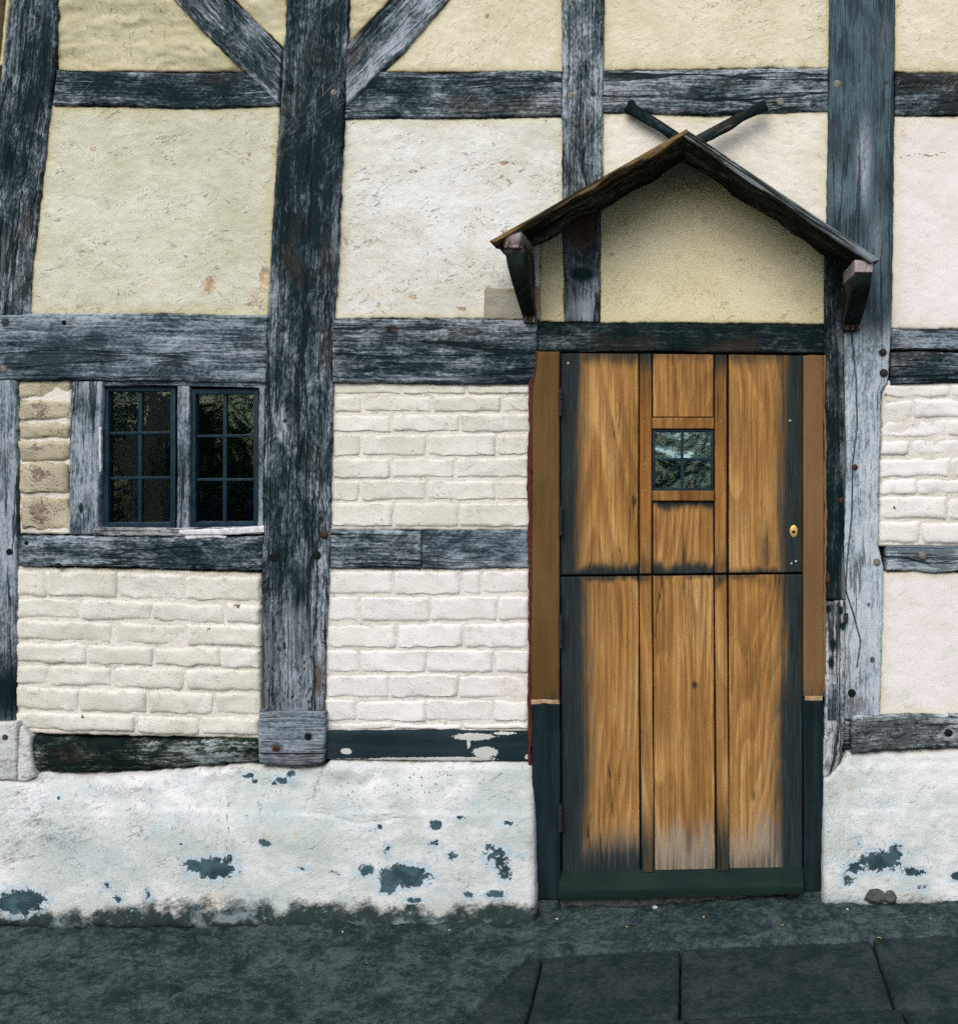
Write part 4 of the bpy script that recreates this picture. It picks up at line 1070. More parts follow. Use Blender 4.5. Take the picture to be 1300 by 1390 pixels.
plinth_l = sheet('plinth', M['plinth'], [(-280, 1040), (-10, 1058), (24, 1052), (130, 1056), (230, 1048), (330, 1040), (352, 1044), (440, 1042), (446, 1034), (560, 1035), (724, 1034)],
                 [(-280, 1262), (0, 1262), (200, 1264), (400, 1266), (560, 1268), (727, 1262)], house, y=-0.020, back=0.06, step=0.0062, r=0.035, d=0.026, wav=5,
                 yfun=plinth_out, relief=lambda X, Z, U, V, s: rel_plaster(1.1, .8)(X, Z, U, V, s) + 0.026 * smooth(1.0, .0, np.abs(Z - .5) / .09) * smooth(.0, -.35, X) * fbm(X * 8, Z * 9, s + 20, 3) - .004 * pl_crack((X - CX) * S + VPX, VPY - (Z - CZ) * S),
                 mask=lambda px, py: (blobs(px, py, PL_CH), np.maximum(blobs(px, py, [(360, 1135, 20, 14, .5), (290, 1225, 60, 20, .5), (600, 1235, 120, 14, .35), (402, 1133, 6, 7, .5)]), .42 * smooth(1195, 1240, py + 10 * fbm(px * .03, px * 0, 9, 3))),
                                      np.maximum(blobs(px, py, [(50, 1130, 150, 80, .40), (30, 1085, 70, 26, .38), (200, 1120, 60, 70, .30), (250, 1190, 120, 30, .2), (520, 1135, 120, 16, .16), (130, 1110, 30, 50, .3), (250, 1120, 20, 30, .3), (60, 1060, 60, 12, .4), (430, 1065, 8, 24, .3), (680, 1052, 26, 8, .35), (700, 1070, 16, 10, .3)]),
                                                 np.maximum(.55 * pl_crack(px, py), smooth(1214, 1254, py + 14 * fbm(px * .05, py * .05, 6, 3) + 8 * fbm(px * .02, px * 0, 4, 3) + 8 * smooth(120, 300, px) * (1 - smooth(460, 560, px))) * 1.15))),
                 qf=lambda px, py: np.maximum(blobs(px, py, [(590, 1062, 110, 26, .9), (480, 1065, 50, 30, .7)]), blobs(px, py, [(650, 1170, 50, 50, .6), (200, 1190, 80, 60, .35), (520, 1160, 80, 60, .3)])))
plinth_r = sheet('plinth', M['plinth'], [(1117, 1060), (1150, 1022), (1200, 1022), (1300, 1018), (1560, 1018)], [(1117, 1232), (1200, 1236), (1300, 1232), (1560, 1230)], house,
                 y=-0.020, back=0.06, step=0.0062, r=0.03, d=0.026, wav=4, yfun=lambda px, py: plinth_out(px, py) * .8, relief=rel_plaster(1.3),
                 mask=lambda px, py: (blobs(px, py, [(1195, 1170, 34, 18, 1), (1215, 1158, 14, 16, .85), (1160, 1180, 20, 12, .7), (1240, 1185, 26, 8, .7), (1150, 1195, 10, 14, .65), (1297, 1190, 10, 8, .9), (1252, 1205, 12, 6, .6), (1165, 1145, 6, 14, .5)]),
                                      blobs(px, py, [(1155, 1068, 6, 10, .8), (1180, 1130, 6, 8, .8), (1290, 1040, 8, 6, .4), (1210, 1215, 40, 10, .5)]),
                                      np.maximum(blobs(px, py, [(1130, 1080, 16, 60, .35), (1150, 1100, 12, 30, .3)]), smooth(1195, 1240, py) * .8)),
                 qf=lambda px, py: blobs(px, py, [(1200, 1170, 80, 40, .6)]))
for (cx, cy, rx, ry) in ((1188, 1217, 15, 11), (1208, 1218, 9, 10)):
    n = 9; vs = []; fs = []
    for dy, sc in ((-0.110, .7), (-0.100, 1.0), (-0.02, 1.0)):
        for i in range(n):
            a = 2 * math.pi * i / n
            p = W(cx + rx * sc * math.cos(a) * (1 + .15 * math.sin(3 * a)), cy + ry * sc * math.sin(a), dy)
            vs.append(p)
    fs.append(tuple(range(n)))
    for j in range(2):
        for i in range(n):
            fs.append((j * n + i, j * n + (i + 1) % n, (j + 1) * n + (i + 1) % n, (j + 1) * n + i))
    solid('plinth_stone', vs, fs, M['stone'], plinth_r, 0.003, 50)

# ---------------------------------------------------------------- leaded window
win = empty('leaded_window', W(245, 722, 0.02), house)
tag(win, 'small two light leaded casement window')
winv = Matrix.Translation(win.location).inverted()
def wp(o):
    o.matrix_parent_inverse = winv
    return o
wp(timber('window_head', 'timber_grey', [(138, 518), (250, 517), (360, 520)], [(138, 524), (250, 524), (360, 527)], y=-0.008, wav=0.6, parent=win, r=0.004, d=0.004))
wp(timber('mullion', 'timber_grey', [(240, 523), (240, 720)], [(257, 523), (256, 720)], y=-0.006, wav=0.8, parent=win, r=.006, d=.005))
wp(timber('window_jamb', 'timber_grey', [(351, 526), (350, 720)], [(359, 526), (357, 720)], y=-0.008, wav=0.8, parent=win, r=.004, d=.004))
wp(timber('window_sill', 'timber_sill', [(128, 716), (240, 717), (359, 714)], [(127, 727), (240, 728), (359, 724)], y=-0.022, wav=1.0, parent=win, r=.005, d=.005))
wp(sheet('putty_bead', M['putty'], [(243, 719), (300, 718), (358, 714)], [(243, 726), (300, 727), (358, 724)], win, y=-0.026, back=0.0, r=.005, d=.005, wav=1.4))
wp(sheet('putty_bead', M['putty'], [(250, 727), (285, 725), (308, 728)], [(252, 732), (285, 731), (306, 731)], win, y=-0.021, back=-0.01, r=.004, d=.003, wav=2.5))
wp(sheet('putty_bead', M['putty'], [(133, 580), (134, 640)], [(137, 580), (137, 640)], win, y=-0.0105, back=0.0, r=.003, d=.003, wav=1.5))
def casement(x0, x1, y0, y1, xm, bars):
    out = []
    fy = 0.010
    t = 7
    def bar(nm, a, b, c, d_, yy, dep=0.02):
        o = pbox(nm, [a, b, c, d_], yy, yy + dep, M['lead'], win, 0.0015)
        wp(o)
    bar('casement_frame', (x0, y0), (x0 + t, y0), (x0 + t, y1), (x0, y1), fy)
    bar('casement_frame', (x1 - t, y0), (x1, y0), (x1, y1), (x1 - t, y1), fy)
    bar('casement_frame', (x0 + t, y0), (x1 - t, y0), (x1 - t, y0 + t), (x0 + t, y0 + t), fy + .0005)
    bar('casement_frame', (x0 + t, y1 - t), (x1 - t, y1 - t), (x1 - t, y1), (x0 + t, y1), fy + .0005)
    bar('glazing_bar', (xm - 2.4, y0 + t), (xm + 2.4, y0 + t), (xm + 2.0, y1 - t), (xm - 2.8, y1 - t), 0.020, 0.016)
    for (l, r_) in bars:
        bar('glazing_bar', (x0 + t, l - 1.8), (x1 - t, r_ - 1.8), (x1 - t, r_ + 1.8), (x0 + t, l + 1.8), 0.0185, 0.014)
    # six panes, none quite in line with its neighbour
    ys = [y0 + 3] + [(l + r_) / 2 for l, r_ in bars] + [y1 - 3]
    for i in range(3):
        for (a, b) in ((x0 + 3, xm), (xm, x1 - 3)):
            q = [(a + .6, ys[i] + .6), (b - .6, ys[i] + .6), (b - .6, ys[i + 1] - .6), (a + .6, ys[i + 1] - .6)]
            f = [W(p[0], p[1], 0.028) for p in q]
            tx, tz = random.uniform(-.0008, .0008), random.uniform(-.0006, .0006)
            f = [(p[0], p[1] + tx * (1 if n in (1, 2) else -1) + tz * (1 if n < 2 else -1), p[2]) for n, p in enumerate(f)]
            bk = [(p[0], p[1] + .003, p[2]) for p in f]
            o = solid('pane', f + bk, BOXF, M['glass'], win); wp(o)
casement(140, 238, 524, 716, 190, [(588, 587), (649, 648)])
casement(258, 351, 528, 715, 305, [(592, 591), (651, 651)])

# ---------------------------------------------------------------- door frame
dframe = empty('door_frame', W(924, 1222, 0), house)
dinv = Matrix.Translation(dframe.location).inverted()
def dp(o):
    o.matrix_parent_inverse = dinv
    return o
dp(sheet('jamb', M['frame_brown'], [(729, 477), (728, 500), (723, 530), (722, 700), (721, 953)], [(759, 477), (759, 700), (759, 953)], dframe, y=-0.030, back=.05, wav=0.5, r=.004, d=.004,
         mask=lambda px, py: (np.maximum(smooth(905, 960, py) * .55, 0), zero(px), zero(px))))
dp(sheet('jamb', M['frame_dark'], [(721, 956), (722, 1100), (724, 1222)], [(759.5, 956), (760, 1100), (760, 1222)], dframe, y=-0.034, back=.05, wav=0.6, r=.004, d=.004))
dp(sheet('jamb', M['frame_tan'], [(1090, 482), (1090, 700), (1090, 946)], [(1117, 482), (1118, 700), (1118, 946)], dframe, y=-0.0265, back=.05, wav=0.4, r=.004, d=.004,
         mask=lambda px, py: (smooth(880, 960, py) * .6, zero(px), zero(px))))
dp(sheet('jamb', M['frame_dark'], [(1090, 951), (1091, 1100), (1091, 1211)], [(1117, 951), (1117, 1100), (1116, 1211)], dframe, y=-0.030, back=.05, wav=0.5, r=.004, d=.004))
# raw wood showing at the splices of the jambs
splice = mat_paint('raw_splice_wood', (0.26, 0.17, 0.10), (0.46, 0.34, 0.22), sc=(40, 40, 1))
dp(sheet('splice', splice, [(721, 951), (758, 951)], [(721, 957), (759, 956)], dframe, y=-0.0315, back=.05, wav=3.2, r=.002, d=.002))
dp(sheet('splice', splice, [(1092, 945), (1116, 945)], [(1092, 951), (1116, 951)], dframe, y=-0.0272, back=.05, wav=3.2, r=.002, d=.002))
# mastic squeezed out between frame and wall
dp(sheet('mastic_bead', M['mastic'], [(724, 476), (722, 512), (716, 518), (716, 700), (716, 900), (718, 1090)], [(730, 476), (728, 514), (723, 530), (722.5, 700), (722, 900), (722, 1090)], dframe, y=-0.020, back=.05, wav=3.5, r=.004, d=.004))
dp(sheet('mastic_bead', M['frame_tan'], [(1117.5, 482), (1118, 700), (1117.5, 940)], [(1120, 482), (1122, 690), (1120, 940)], dframe, y=-0.029, back=.05, wav=2.2, r=.002, d=.002))
dp(pbox('threshold', [(727, 1222), (1117, 1211), (1117, 1236), (727, 1250)], -0.008, 0.08, M['stone'], dframe, 0.004))
for q in ([(727, 1222), (757, 1222), (762, 1241), (729, 1243)], [(1086, 1212), (1117, 1210), (1117, 1230), (1080, 1230)]):
    dp(pbox('mortar_wedge', q, -0.03, 0.02, M['strip'], dframe, 0.005))

# ---------------------------------------------------------------- stable door
def rel_oak(X, Z, U, V, s):
    return 0.0008 * fbm(U * 4, V * 30, s, 3) + 0.0007 * fbm(U * 6, V * 90, s + 3, 2)

def plank_mask(x0, x1, y0, y1, left=0, right=0, top=0, bottom=0, grey=0, toplen=16, botlen=40, lw=40, rw=50):
    def f(px, py):
        wob = 7 * fbm(py * .006, py * 0 + px * .002, int(x0), 3)
        st = zero(px)
        if left: st = np.maximum(st, left * (1 - smooth(0, lw, px - x0 + wob)))
        if right: st = np.maximum(st, right * smooth(x1 - rw, x1, px + wob))
        wy = 8 * fbm(px * .06, px * 0 + 1, int(y0), 3)
        if top: st = np.maximum(st, top * (1 - smooth(0, toplen, py - y0 + wy)))
        if bottom: st = np.maximum(st, bottom * smooth(y1 - botlen, y1, py + wy))
        gr = zero(px)
        if grey:
            gr = np.maximum(grey * smooth(y1 - 115, y1 - 5, py + wy * 4), 0)
            if left: gr = np.maximum(gr, .5 * (1 - smooth(0, lw * 1.9, px - x0 + wob)))
        return (st, gr, zero(px))
    return f

def door_leaf(y0l, y0r, y1l, y1r, label, upper):
    leaf = empty('door_leaf', W(924, (y1l + y1r) / 2, 0), house)
    tag(leaf, label)
    inv = Matrix.Translation(leaf.location).inverted()
    def pp(o):
        o.matrix_parent_inverse = inv
        return o
    def yt(x): return y0l + (y0r - y0l) * (x - 761) / 328
    def yb(x): return y1l + (y1r - y1l) * (x - 761) / 328
    def plank(xa, xb, ta=None, ba=None, mask=None, mat='oak', y=-0.012, lean=0, nm='plank', **kw):
        t0 = yt(xa) if ta is None else ta; t1 = yt(xb) if ta is None else ta
        b0 = yb(xa) if ba is None else ba; b1 = yb(xb) if ba is None else ba
        kw.setdefault('r', .004); kw.setdefault('d', .004)
        return pp(sheet(nm, M[mat], [(xa, t0), (xa + lean, b0)], [(xb, t1), (xb + lean, b1)], leaf, y=y, back=0.03, step=0.006, wav=kw.pop('wav', 0.4),
                        relief=rel_oak, mask=mask, wave_ends=0.2, **kw))
    # backing boards that close the joints
    pp(pbox('ledge', [(762, y0l + 2), (1089, y0r + 2), (1089, y1r - 2), (762, y1l - 2)], 0.004, 0.035, M['frame_dark'], leaf))
    if upper:
        plank(761, 866, mask=plank_mask(761, 866, 480, 780, left=1.2, bottom=1.0, top=.7, botlen=30, lw=50, toplen=30))
        plank(886, 968, ba=566, mask=plank_mask(886, 968, 480, 566, top=.5, toplen=20))
        def mc(px, py):
            a = plank_mask(886, 968, 680, 780, top=.85, bottom=1.0, toplen=20, botlen=30)(px, py)
            return (np.maximum(a[0], blobs(px, py, [(928, 765, 4, 50, .8), (928, 778, 16, 24, .6)])), a[1], a[2])
        plank(886, 968, ta=680, mask=mc)
        def mr(px, py):
            a = plank_mask(988, 1089, 480, 780, right=1.15, bottom=.75, top=.65, botlen=22, rw=60, toplen=34)(px, py)
            return (np.maximum(a[0], blobs(px, py, [(1040, 750, 12, 60, .6)])), a[1], a[2])
        plank(989, 1089, mask=mr)
        for xa, xb in ((868, 884), (970, 986)):
            plank(xa, xb, mat='oak_red', y=-0.024, nm='cover_strip', r=.005, d=.006, mask=lambda px, py: (
                np.maximum(.9 * (1 - smooth(0, 70, py - 470 + 12 * fbm(px * .1, px * 0, 3, 2))), .55 * smooth(720, 775, py)),
                zero(px), smooth(540, 560, py) * (1 - smooth(690, 730, py)) * .5))
        plank(885, 969, ta=567, ba=582, mat='oak_red', y=-0.026, nm='window_rail', r=.004, d=.004)
        plank(885, 969, ta=666, ba=680, mat='oak_red', y=-0.027, nm='window_rail', r=.004, d=.004)
        # little leaded light: frame, cross bars and four rippled panes
        for q in ([(885.5, 583), (889, 583), (889, 666), (885.5, 666)], [(964.5, 583), (968, 583), (968, 666), (964.5, 666)],
                  [(889, 583), (964.5, 583), (964.5, 586), (889, 586)], [(889, 662), (964.5, 662), (964.5, 666), (889, 666)],
                  [(923.6, 586), (927.6, 586), (927.6, 662), (923.6, 662)]):
            pp(pbox('glazing_bar', q, -0.017, -0.002, M['lead'], leaf, 0.001))
        for q in ([(889, 621.5), (923.6, 621.5), (923.6, 625), (889, 625)], [(927.6, 621.5), (964.5, 621.5), (964.5, 625), (927.6, 625)]):
            pp(pbox('glazing_bar', q, -0.0165, -0.002, M['lead'], leaf, 0.001))
        for n, (xa, xb, ya, yb_) in enumerate(((887, 924.5, 584.5, 622.5), (926.5, 966, 584.5, 622.5), (887, 924.5, 624, 664), (926.5, 966, 624, 664))):
            tx, tz = [(.0015, .006), (-.001, .007), (-.001, .0012), (.0015, .003)][n]
            f = [W(xa, ya, -0.010), W(xb, ya, -0.010), W(xb, yb_, -0.010), W(xa, yb_, -0.010)]
            f = [(p[0], p[1] + tx * (1 if m in (1, 2) else -1) * .5 + tz * (1 if m < 2 else -1) * .5, p[2]) for m, p in enumerate(f)]
            bk = [(p[0], p[1] + .002, p[2]) for p in f]
            pp(solid('pane', f + bk, BOXF, M['glass_old'], leaf))
        # brass keyhole cover with its dark slot
        o = disc('keyhole_cover', 1077, 721, 5.2, -0.0135, M['brass'], leaf, h=0.002, squash=1.6); pp(o)
        o = disc('keyhole', 1077, 722, 2.6, -0.0150, M['hole'], leaf, h=0.0015, dome=0.1, squash=.8); pp(o)
        hinges = ((527, 565), (687, 727))
        for (x, y_) in ((771, 493), (1072, 571), (1074, 765), (1080, 762), (980, 484)):
            o = disc('nail', x, y_, 1.6, -0.0135, M['pebble'], leaf, h=0.002); pp(o)
        for (x, y_) in ((875, 572), (978, 572), (875, 630), (978, 631), (875, 666), (978, 668)):
            o = disc('nail', x, y_, 1.6, -0.0242, M['peg'], leaf, h=0.0008); pp(o)
    else:
        plank(761, 866, mask=plank_mask(761, 866, 782, 1188, left=1.25, top=.75, bottom=.95, grey=1.0, lw=68, botlen=100, toplen=12), lean=2)
        def mc(px, py):
            a = plank_mask(886, 968, 782, 1184, top=.6, bottom=.4, grey=1.0, botlen=64, toplen=10)(px, py)
            return (np.maximum(a[0], blobs(px, py, [(927, 795, 3, 30, .7), (935, 1140, 8, 60, .5), (943, 930, 5, 7, .9), (945, 920, 4, 40, .35)])), a[1], a[2])
        plank(886, 968, mask=mc, lean=2.5)
        def mr(px, py):
            a = plank_mask(988, 1089, 780, 1178, right=1.2, top=.6, bottom=.5, grey=1.0, rw=60, botlen=50, toplen=10)(px, py)
            return (np.maximum(a[0], blobs(px, py, [(1022, 1080, 4, 14, .7), (1040, 790, 8, 20, .4)])), a[1], a[2])
        plank(989, 1089, mask=mr, lean=0)
        for xa, xb in ((867.5, 884), (970, 986)):
            plank(xa, xb, mat='oak', y=-0.024, nm='cover_strip', lean=3.5, r=.005, d=.006, mask=lambda px, py: (
                np.maximum(.7 * (1 - smooth(0, 26, py - 782 + 12 * fbm(px * .1, px * 0, 3, 2))), np.maximum(.8 * smooth(1020, 1170, py), .2 * smooth(960, 1030, py))),
                zero(px), (1 - smooth(900, 1000, py)) * .35))
        # sloping weatherboard at the foot
        f = [W(759, 1184, -0.014), W(1090, 1177, -0.014), W(1091, 1203, -0.055), W(758, 1210, -0.055), W(1091, 1214, -0.056), W(758, 1223, -0.056)]
        v = f + [(f[5][0], 0.0, f[5][2] + .01), (f[4][0], 0.0, f[4][2] + .01), (f[0][0], 0.0, f[0][2]), (f[1][0], 0.0, f[1][2])]
        o = solid('weatherboard', v, [(0, 1, 2, 3), (3, 2, 4, 5), (5, 4, 7, 6), (8, 9, 1, 0), (6, 7, 9, 8), (0, 3, 5, 6, 8), (1, 9, 7, 4, 2)], M['weatherboard'], leaf, 0.004, 40, (1, 0, 0))
        pp(o)
        hinges = ((835, 880), (1092, 1130))
    for (ya, yb_) in hinges:
        n = 5
        vs, fs = [], []
        for s in range(n):
            a0 = ya + (yb_ - ya) * (s + .06) / n; a1 = ya + (yb_ - ya) * (s + .94) / n
            base = len(vs)
            for yy in (a0, a1):
                for i in range(8):
                    an = 2 * math.pi * i / 8
                    c = W(760.5, yy, -0.036)
                    vs.append((c[0] + .0062 * math.cos(an), c[1] + .0062 * math.sin(an), c[2]))
            for i in range(8):
                fs.append((base + i, base + (i + 1) % 8, base + 8 + (i + 1) % 8, base + 8 + i))
            fs.append(tuple(base + i for i in range(8))); fs.append(tuple(base + 8 + i for i in range(8)))
        pp(solid('hinge', vs, fs, M['iron'], leaf, 0, 40))
    return leaf
door_leaf(479, 482, 780.5, 777, 'upper leaf of the stable door, with a small four pane leaded light', True)
door_leaf(783.5, 780, 1188, 1181, 'lower leaf of the stable door, greyed and blackened at its foot', False)

# ---------------------------------------------------------------- porch canopy
canopy = empty('porch_canopy', W(930, 330, -0.1), house)
cinv = Matrix.Translation(canopy.location).inverted()
def cp(o):
    o.matrix_parent_inverse = cinv
    return o
YF = -0.32
def xz(px, py, y=YF):
    p = W(px, py, y); return np.array((p[0], p[2]))

def board_along(nm, p0, p1, nrm, th, ya, yb, mat, n=40, wav=0.004, seed=1, tipcut=0.0, mask=None):
    """board running from p0 to p1 in the x-z plane, th thick along -nrm, between depths ya (front) and yb"""
    p0, p1 = np.array(p0), np.array(p1)
    t = np.linspace(0, 1, n + 1)
    L = np.linalg.norm(p1 - p0)
    C = p0[None] * (1 - t)[:, None] + p1[None] * t[:, None]
    along = (p1 - p0) / L
    # ring of eight points: top front, front, bottom front ... round the section
    yw = wav * fbm(t * L * 6, t * 0 + 1, seed, 3)
    bw = wav * fbm(t * L * 9, t * 0 + 4, seed + 3, 3)
    sec = []
    e = 0.003
    m = 5
    pts = [(ya + e, 0), (ya, -e), (ya, -th + e), (ya + e, -th)] + [(ya + (yb - ya) * j / m, -th) for j in range(1, m)] + [(yb - e, -th), (yb, -th + e), (yb, -e), (yb - e, 0)]
    rings = []
    for i in range(n + 1):
        ring = []
        for q, (yy, hh) in enumerate(pts):
            off = hh
            if hh < -th * .8:
                off = hh + bw[i] + 0.007 * float(fbm(np.array([t[i] * L * 14]), np.array([yy * 30]), seed + 9, 3)[0])
            cut = tipcut * (-hh) if i == n else 0
            pt = C[i] + nrm * off - along * cut
            ring.append((pt[0], yy + (yw[i] if yy < (ya + yb) / 2 else 0), pt[1]))
        rings.append(ring)
    k = len(pts)
    vs = [p for r_ in rings for p in r_]
    fs = []
    for i in range(n):
        for q in range(k):
            fs.append((i * k + q, i * k + (q + 1) % k, (i + 1) * k + (q + 1) % k, (i + 1) * k + q))
    fs.append(tuple(range(k))); fs.append(tuple(n * k + q for q in range(k)))
    o = solid(nm, vs, fs, mat, canopy, 0, 50, (along[0], 0, along[1]))
    if mask is not None:
        me = o.data
        co = np.zeros(len(me.vertices) * 3, np.float32); me.vertices.foreach_get('co', co); co = co.reshape(-1, 3)
        kk = mask(co)
        me.attributes['k'].data.foreach_set('vector', np.ascontiguousarray(kk, np.float32).ravel())
    return cp(o)

apL, tipL = xz(932, 174), xz(664, 327)
apR, tipR = xz(934, 177), xz(1194, 352)
nL = np.array([-(tipL - apL)[1], (tipL - apL)[0]]); nL /= np.linalg.norm(nL); nL = nL if nL[1] > 0 else -nL
nR = np.array([-(tipR - apR)[1], (tipR - apR)[0]]); nR /= np.linalg.norm(nR); nR = nR if nR[1] > 0 else -nR
def under(seed, pale_top):
    def f(co):
        n1 = fbm(co[:, 0] * 9, co[:, 1] * 14, seed, 3)
        k = np.zeros((len(co), 3))
        front = smooth(YF + .10, YF + .01, co[:, 1])
        k[:, 2] = np.clip(front * (.75 if pale_top < .5 else .3) + n1 * .6, 0, 1)
        k[:, 1] = pale_top * np.clip(.72 + .9 * n1, 0, 1.2) * smooth(YF + .010, YF + .004, co[:, 1])
        k[:, 0] = .2 * (1 - front)
        return k
    return f
board_along('roof_board', apL + nL * 0, tipL, nL, 0.015, YF, -0.182, M['canopy'], seed=3, wav=0.006, tipcut=1.4, mask=under(3, 0.2))
board_along('roof_board', apL + nL * .001, tipL + (apL - tipL) * .01, nL, 0.018, -0.179, -0.004, M['canopy'], seed=8, wav=0.006, tipcut=1.4, mask=under(5, 0))
off = np.array([0.0, 0.0])
board_along('roof_board', apR, tipR, nR, 0.025, YF - .004, -0.182, M['canopy'], seed=13, wav=0.003, tipcut=0.9, mask=under(7, 1.0))
board_along('roof_board', apR + nR * .001, tipR + (apR - tipR) * .01, nR, 0.020, -0.179, -0.004, M['canopy'], seed=18, wav=0.006, tipcut=1.0, mask=under(9, 0))
# rafters against the wall whose ends cross above the ridge
rafter = M['timber_black']
def rafter_pts(a, b): return xz(a[0], a[1], -0.045), xz(b[0], b[1], -0.045)
a, b = rafter_pts((855, 136), (1150, 330))
dr = (b - a) / np.linalg.norm(b - a); nn = np.array([-dr[1], dr[0]]); nn = nn if nn[1] > 0 else -nn
board_along('rafter', a, b, nn, 0.033, -0.045, -0.020, rafter, seed=23, wav=0.003)
a, b = rafter_pts((1036, 138), (705, 312))
dr = (b - a) / np.linalg.norm(b - a); nn = np.array([-dr[1], dr[0]]); nn = nn if nn[1] > 0 else -nn
board_along('rafter', a, b, nn, 0.033, -0.074, -0.048, rafter, seed=27, wav=0.004)

def bracket(cx_t, cx_b, wt, wb, ytop, ybot, name='bracket'):
    """curved plate under the eave: front nose, then a belly that runs back to the wall"""
    zt = W(0, ytop, -0.22)[2]; zb = W(0, ybot, -0.03)[2]
    xt = W(cx_t, 0, 0)[0]; xb = W(cx_b, 0, 0)[0]
    prof = [(0.0, -0.300), (0.05, -0.312), (0.20, -0.305), (0.215, -0.285)]
    for i in range(1, 13):
        s = i / 12
        prof.append((0.215 + 0.685 * s, -0.285 + 0.228 * (1 - math.cos(s * math.pi / 2)) ** 1.0 * 1.0))
    prof += [(0.905, -0.062), (0.915, -0.050), (1.0, -0.046)]
    vs, fs = [], []
    n = len(prof)
    cols = 5
    for (s, yy) in prof:
        z = zt + (zb - zt) * s
        x = xt + (xb - xt) * s
        w = (wt + (wb - wt) * s) / S / 2
        row = [(x - w, 0.0, z), (x - w, yy + .004, z), (x - w + .004, yy, z), (x + w - .004, yy, z), (x + w, yy + .004, z), (x + w, 0.0, z)]
        vs += row
    k = 6
    for i in range(n - 1):
        for q in range(k):
            fs.append((i * k + q, i * k + (q + 1) % k, (i + 1) * k + (q + 1) % k, (i + 1) * k + q))
    fs.append(tuple(range(k))); fs.append(tuple((n - 1) * k + q for q in range(k)))
    o = solid(name, vs, fs, M['bracket'], canopy, 0, 35, (0, 0.2, 1))
    me = o.data
    co = np.zeros(len(me.vertices) * 3, np.float32); me.vertices.foreach_get('co', co); co = co.reshape(-1, 3)
    s = (zt - co[:, 2]) / (zt - zb)
    kk = np.zeros((len(co), 3))
    front = co[:, 1] < -0.04
    kk[:, 0] = np.where(front, .75 * smooth(.18, .24, s) * (1 - smooth(.88, .95, s)), .15)
    kk[:, 1] = np.where(s < .2, .8, 0)
    kk[:, 2] = np.where((s > .05) & (s < .2), .4, .2)
    me.attributes['k'].data.foreach_set('vector', kk.astype(np.float32).ravel())
    ev = np.where(np.arange(len(co)) % 6 % 5 == 0, .03, .004)
    me.attributes['e'].data.foreach_set('value', ev.astype(np.float32))
    return cp(o)
bracket(712, 721, 25, 17, 320, 438)
bracket(1154, 1153, 23, 22, 358, 448)
# crumbs of mortar packed between bracket and roof
for (x, y_) in ((1160, 352), (1171, 351), (1176, 353)):
    o = disc('mortar_crumb', x, y_, 4, -0.21, M['putty'], canopy, h=0.012); cp(o)

# ================================================================== LITTER ON THE GROUND
def leaf(px, py, y, size, rot, label, mat='leaf'):
    p = W(px, py, y)
    z = float(strip_z(np.array([p[0]]), np.array([y]))[0]) if y > -0.26 else zg(p[0]) - 0.027 + 0.05 * (y + 0.24)
    vs, fs = [], []
    n = 6
    for i in range(n + 1):
        t = i / n
        w = math.sin(math.pi * min(1, t * .93 + .04)) * .36
        for s in (-1, 0, 1):
            vs.append((s * w * size, (t - .5) * size, (abs(s) * .10 + .12 * math.sin(t * 3)) * size + .002))
    for i in range(n):
        for j in range(2):
            fs.append((i * 3 + j, i * 3 + j + 1, i * 3 + j + 4, i * 3 + j + 3))
    me = bpy.data.meshes.new('fallen_leaf'); me.from_pydata(vs, [], fs)
    o = link('fallen_leaf', me, M[mat])
    o.location = (p[0], y, z + .003)
    o.rotation_euler = (R(random.uniform(-15, 25)), R(random.uniform(-20, 20)), rot)
    sm = o.modifiers.new('thickness', 'SOLIDIFY'); sm.thickness = 0.0008
    tag(o, label, 'leaf', 'small fallen leaves on the pavement')
for (px, yy, sz, lab) in ((1062, -0.235, .012, 'tiny yellow fallen leaf on the dark strip below the right end of the door'),
                          (1193, -0.31, .014, 'tiny yellow fallen leaf on the paving below the two dark plinth stones'),
                          (850, -0.20, .012, 'tiny yellow fallen leaf on the dark strip below the left plank of the door'),
                          (955, -0.14, .009, 'tiny yellow fallen leaf on the dark strip close under the middle of the door'),
                          (700, -0.33, .011, 'tiny yellow fallen leaf on the paving in front of the left plinth corner'),
                          (1262, -0.22, .010, 'tiny yellow fallen leaf on the dark strip, farthest right of the leaves')):
    leaf(px, 1240, yy, sz, random.uniform(0, 6), lab)
def pebble(px, y, r, label):
    p = W(px, 1240, y)
    z = float(strip_z(np.array([p[0]]), np.array([y]))[0])
    import bmesh
    bm = bmesh.new(); bmesh.ops.create_icosphere(bm, subdivisions=2, radius=r)
    for v in bm.verts:
        v.co *= 1 + .25 * float(fbm(np.array([v.co.x / r + px]), np.array([v.co.y / r + v.co.z / r]), 5, 2)[0]); v.co.z *= .7
    me = bpy.data.meshes.new('pebble'); bm.to_mesh(me); bm.free()
    for f in me.polygons: f.use_smooth = True
    o = link('pebble', me, M['pebble']); o.location = (p[0], y, z + r * .4)
    tag(o, label, 'pebble', 'pale pebbles at the foot of the wall')
for px, y, r, lab in ((889, -.045, .009, 'largest pale pebble, directly under the middle of the door'),
                      (756, -.10, .005, 'pale pebble left of the door foot, beside the plinth corner'),
                      (1150, -.13, .005, 'pale pebble on the dark strip in front of the right plinth'),
                      (610, -.15, .004, 'pale pebble on the dark strip in front of the left plinth, nearer the door'),
                      (465, -.17, .004, 'pale pebble on the dark strip in front of the left plinth, farthest left')):
    pebble(px, y, r, lab)

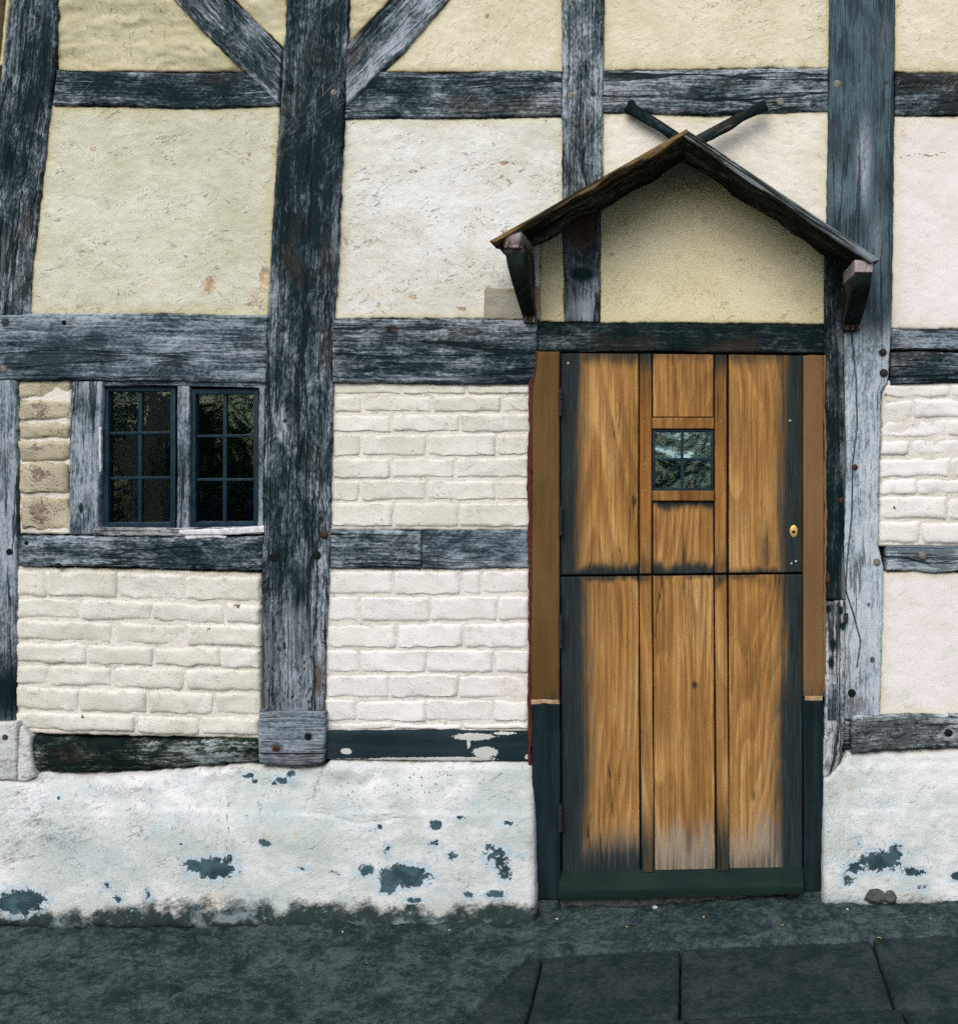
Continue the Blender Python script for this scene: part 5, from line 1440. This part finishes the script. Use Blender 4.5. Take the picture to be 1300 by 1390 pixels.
# ================================================================== ACROSS THE STREET (seen mirrored in the panes)
gw = empty('garden_wall', (-3.2, -8.2, -0.16))
tag(gw, 'red brick garden wall across the street, mirrored dimly in the leaded window', 'wall')
def gbox(nm, x0, x1, y0, y1, z0, z1, mat):
    o = box(nm, x0, x1, y0, y1, z0, z1, mat, gw)
    o.matrix_parent_inverse = Matrix.Translation(gw.location).inverted()
    return o
gbox('wall_body', -9, 6, -8.30, -8.12, -0.2, 0.95, M['stone'])
gbox('coping', -9.02, 6.02, -8.36, -8.06, 0.952, 1.03, M['stone'])
for i in range(16):
    z0 = -0.1 + i * 0.15
    gbox('pier_course', -4.80, -4.54, -8.06 + (.004 if i % 2 else 0), -7.60 - (.004 if i % 2 else 0), z0, z0 + 0.128, M['garden_brick'])
gbox('pier_core', -4.79, -4.55, -8.05, -7.61, -0.1, 2.28, M['putty'])

def shrub(name, cx, cy, h, rad, n, label, cat, seed, trunk=0.0):
    rng = np.random.default_rng(seed)
    root = empty(name, (cx, cy, -0.16))
    tag(root, label, cat, 'greenery across the street')
    cl = rng.normal(size=(26, 3)); cl /= np.linalg.norm(cl, axis=1)[:, None]
    cl *= rng.uniform(.3, 1, (26, 1)) ** .5
    ctr = cl * np.array([rad, rad * .8, (h - trunk) / 2]) + np.array([0, 0, trunk + (h - trunk) / 2])
    pts = ctr[rng.integers(0, 26, n)] + rng.normal(size=(n, 3)) * rad * .16
    pts = pts[pts[:, 2] > .1]
    n = len(pts)
    a = rng.normal(size=(n, 3)); a /= np.linalg.norm(a, axis=1)[:, None]
    b = np.cross(a, rng.normal(size=(n, 3))); b /= np.linalg.norm(b, axis=1)[:, None]
    s = rng.uniform(.035, .075, (n, 1))
    v = np.stack([pts - a * s, pts + b * s * .45, pts + a * s, pts - b * s * .45], 1).reshape(-1, 3)
    f = np.arange(n * 4).reshape(-1, 4)
    me = bpy.data.meshes.new('crown'); me.from_pydata(v.tolist(), [], f.tolist())
    c = link('crown', me, M['garden_leaf'], root)
    vs, fs = [], []
    for i in range(6):
        t = i / 5
        for j in range(7):
            an = 2 * math.pi * j / 7
            r_ = rad * .08 * (1.2 - .7 * t)
            vs.append((r_ * math.cos(an) + .05 * math.sin(t * 4), r_ * math.sin(an), t * h * .7))
    for i in range(5):
        for j in range(7):
            fs.append((i * 7 + j, i * 7 + (j + 1) % 7, (i + 1) * 7 + (j + 1) % 7, (i + 1) * 7 + j))
    me2 = bpy.data.meshes.new('trunk'); me2.from_pydata(vs, [], fs)
    link('trunk', me2, M['garden_bark'], root)
shrub('shrub', -3.6, -8.9, 3.0, 1.3, 5000, 'dense green shrub behind the garden wall right of the brick pier', 'shrub', 1)
shrub('shrub', -6.6, -9.0, 2.9, 1.3, 5000, 'dense green shrub behind the garden wall left of the brick pier', 'shrub', 2)
shrub('shrub', -5.1, -9.8, 3.6, 1.4, 5000, 'tallest dense green shrub, directly behind the brick pier across the street', 'shrub', 5)
shrub('shrub', -1.9, -9.3, 3.0, 1.2, 4000, 'dense green shrub across the street in front of the small tree nearest the pier', 'shrub', 6)
shrub('tree', -1.0, -10.4, 5.2, 1.9, 7000, 'small leafy tree across the street behind the garden wall, nearest the pier', 'tree', 3, 1.4)
shrub('tree', 2.8, -10.6, 4.6, 2.0, 7000, 'small leafy tree across the street opposite the oak door', 'tree', 4, 1.2)
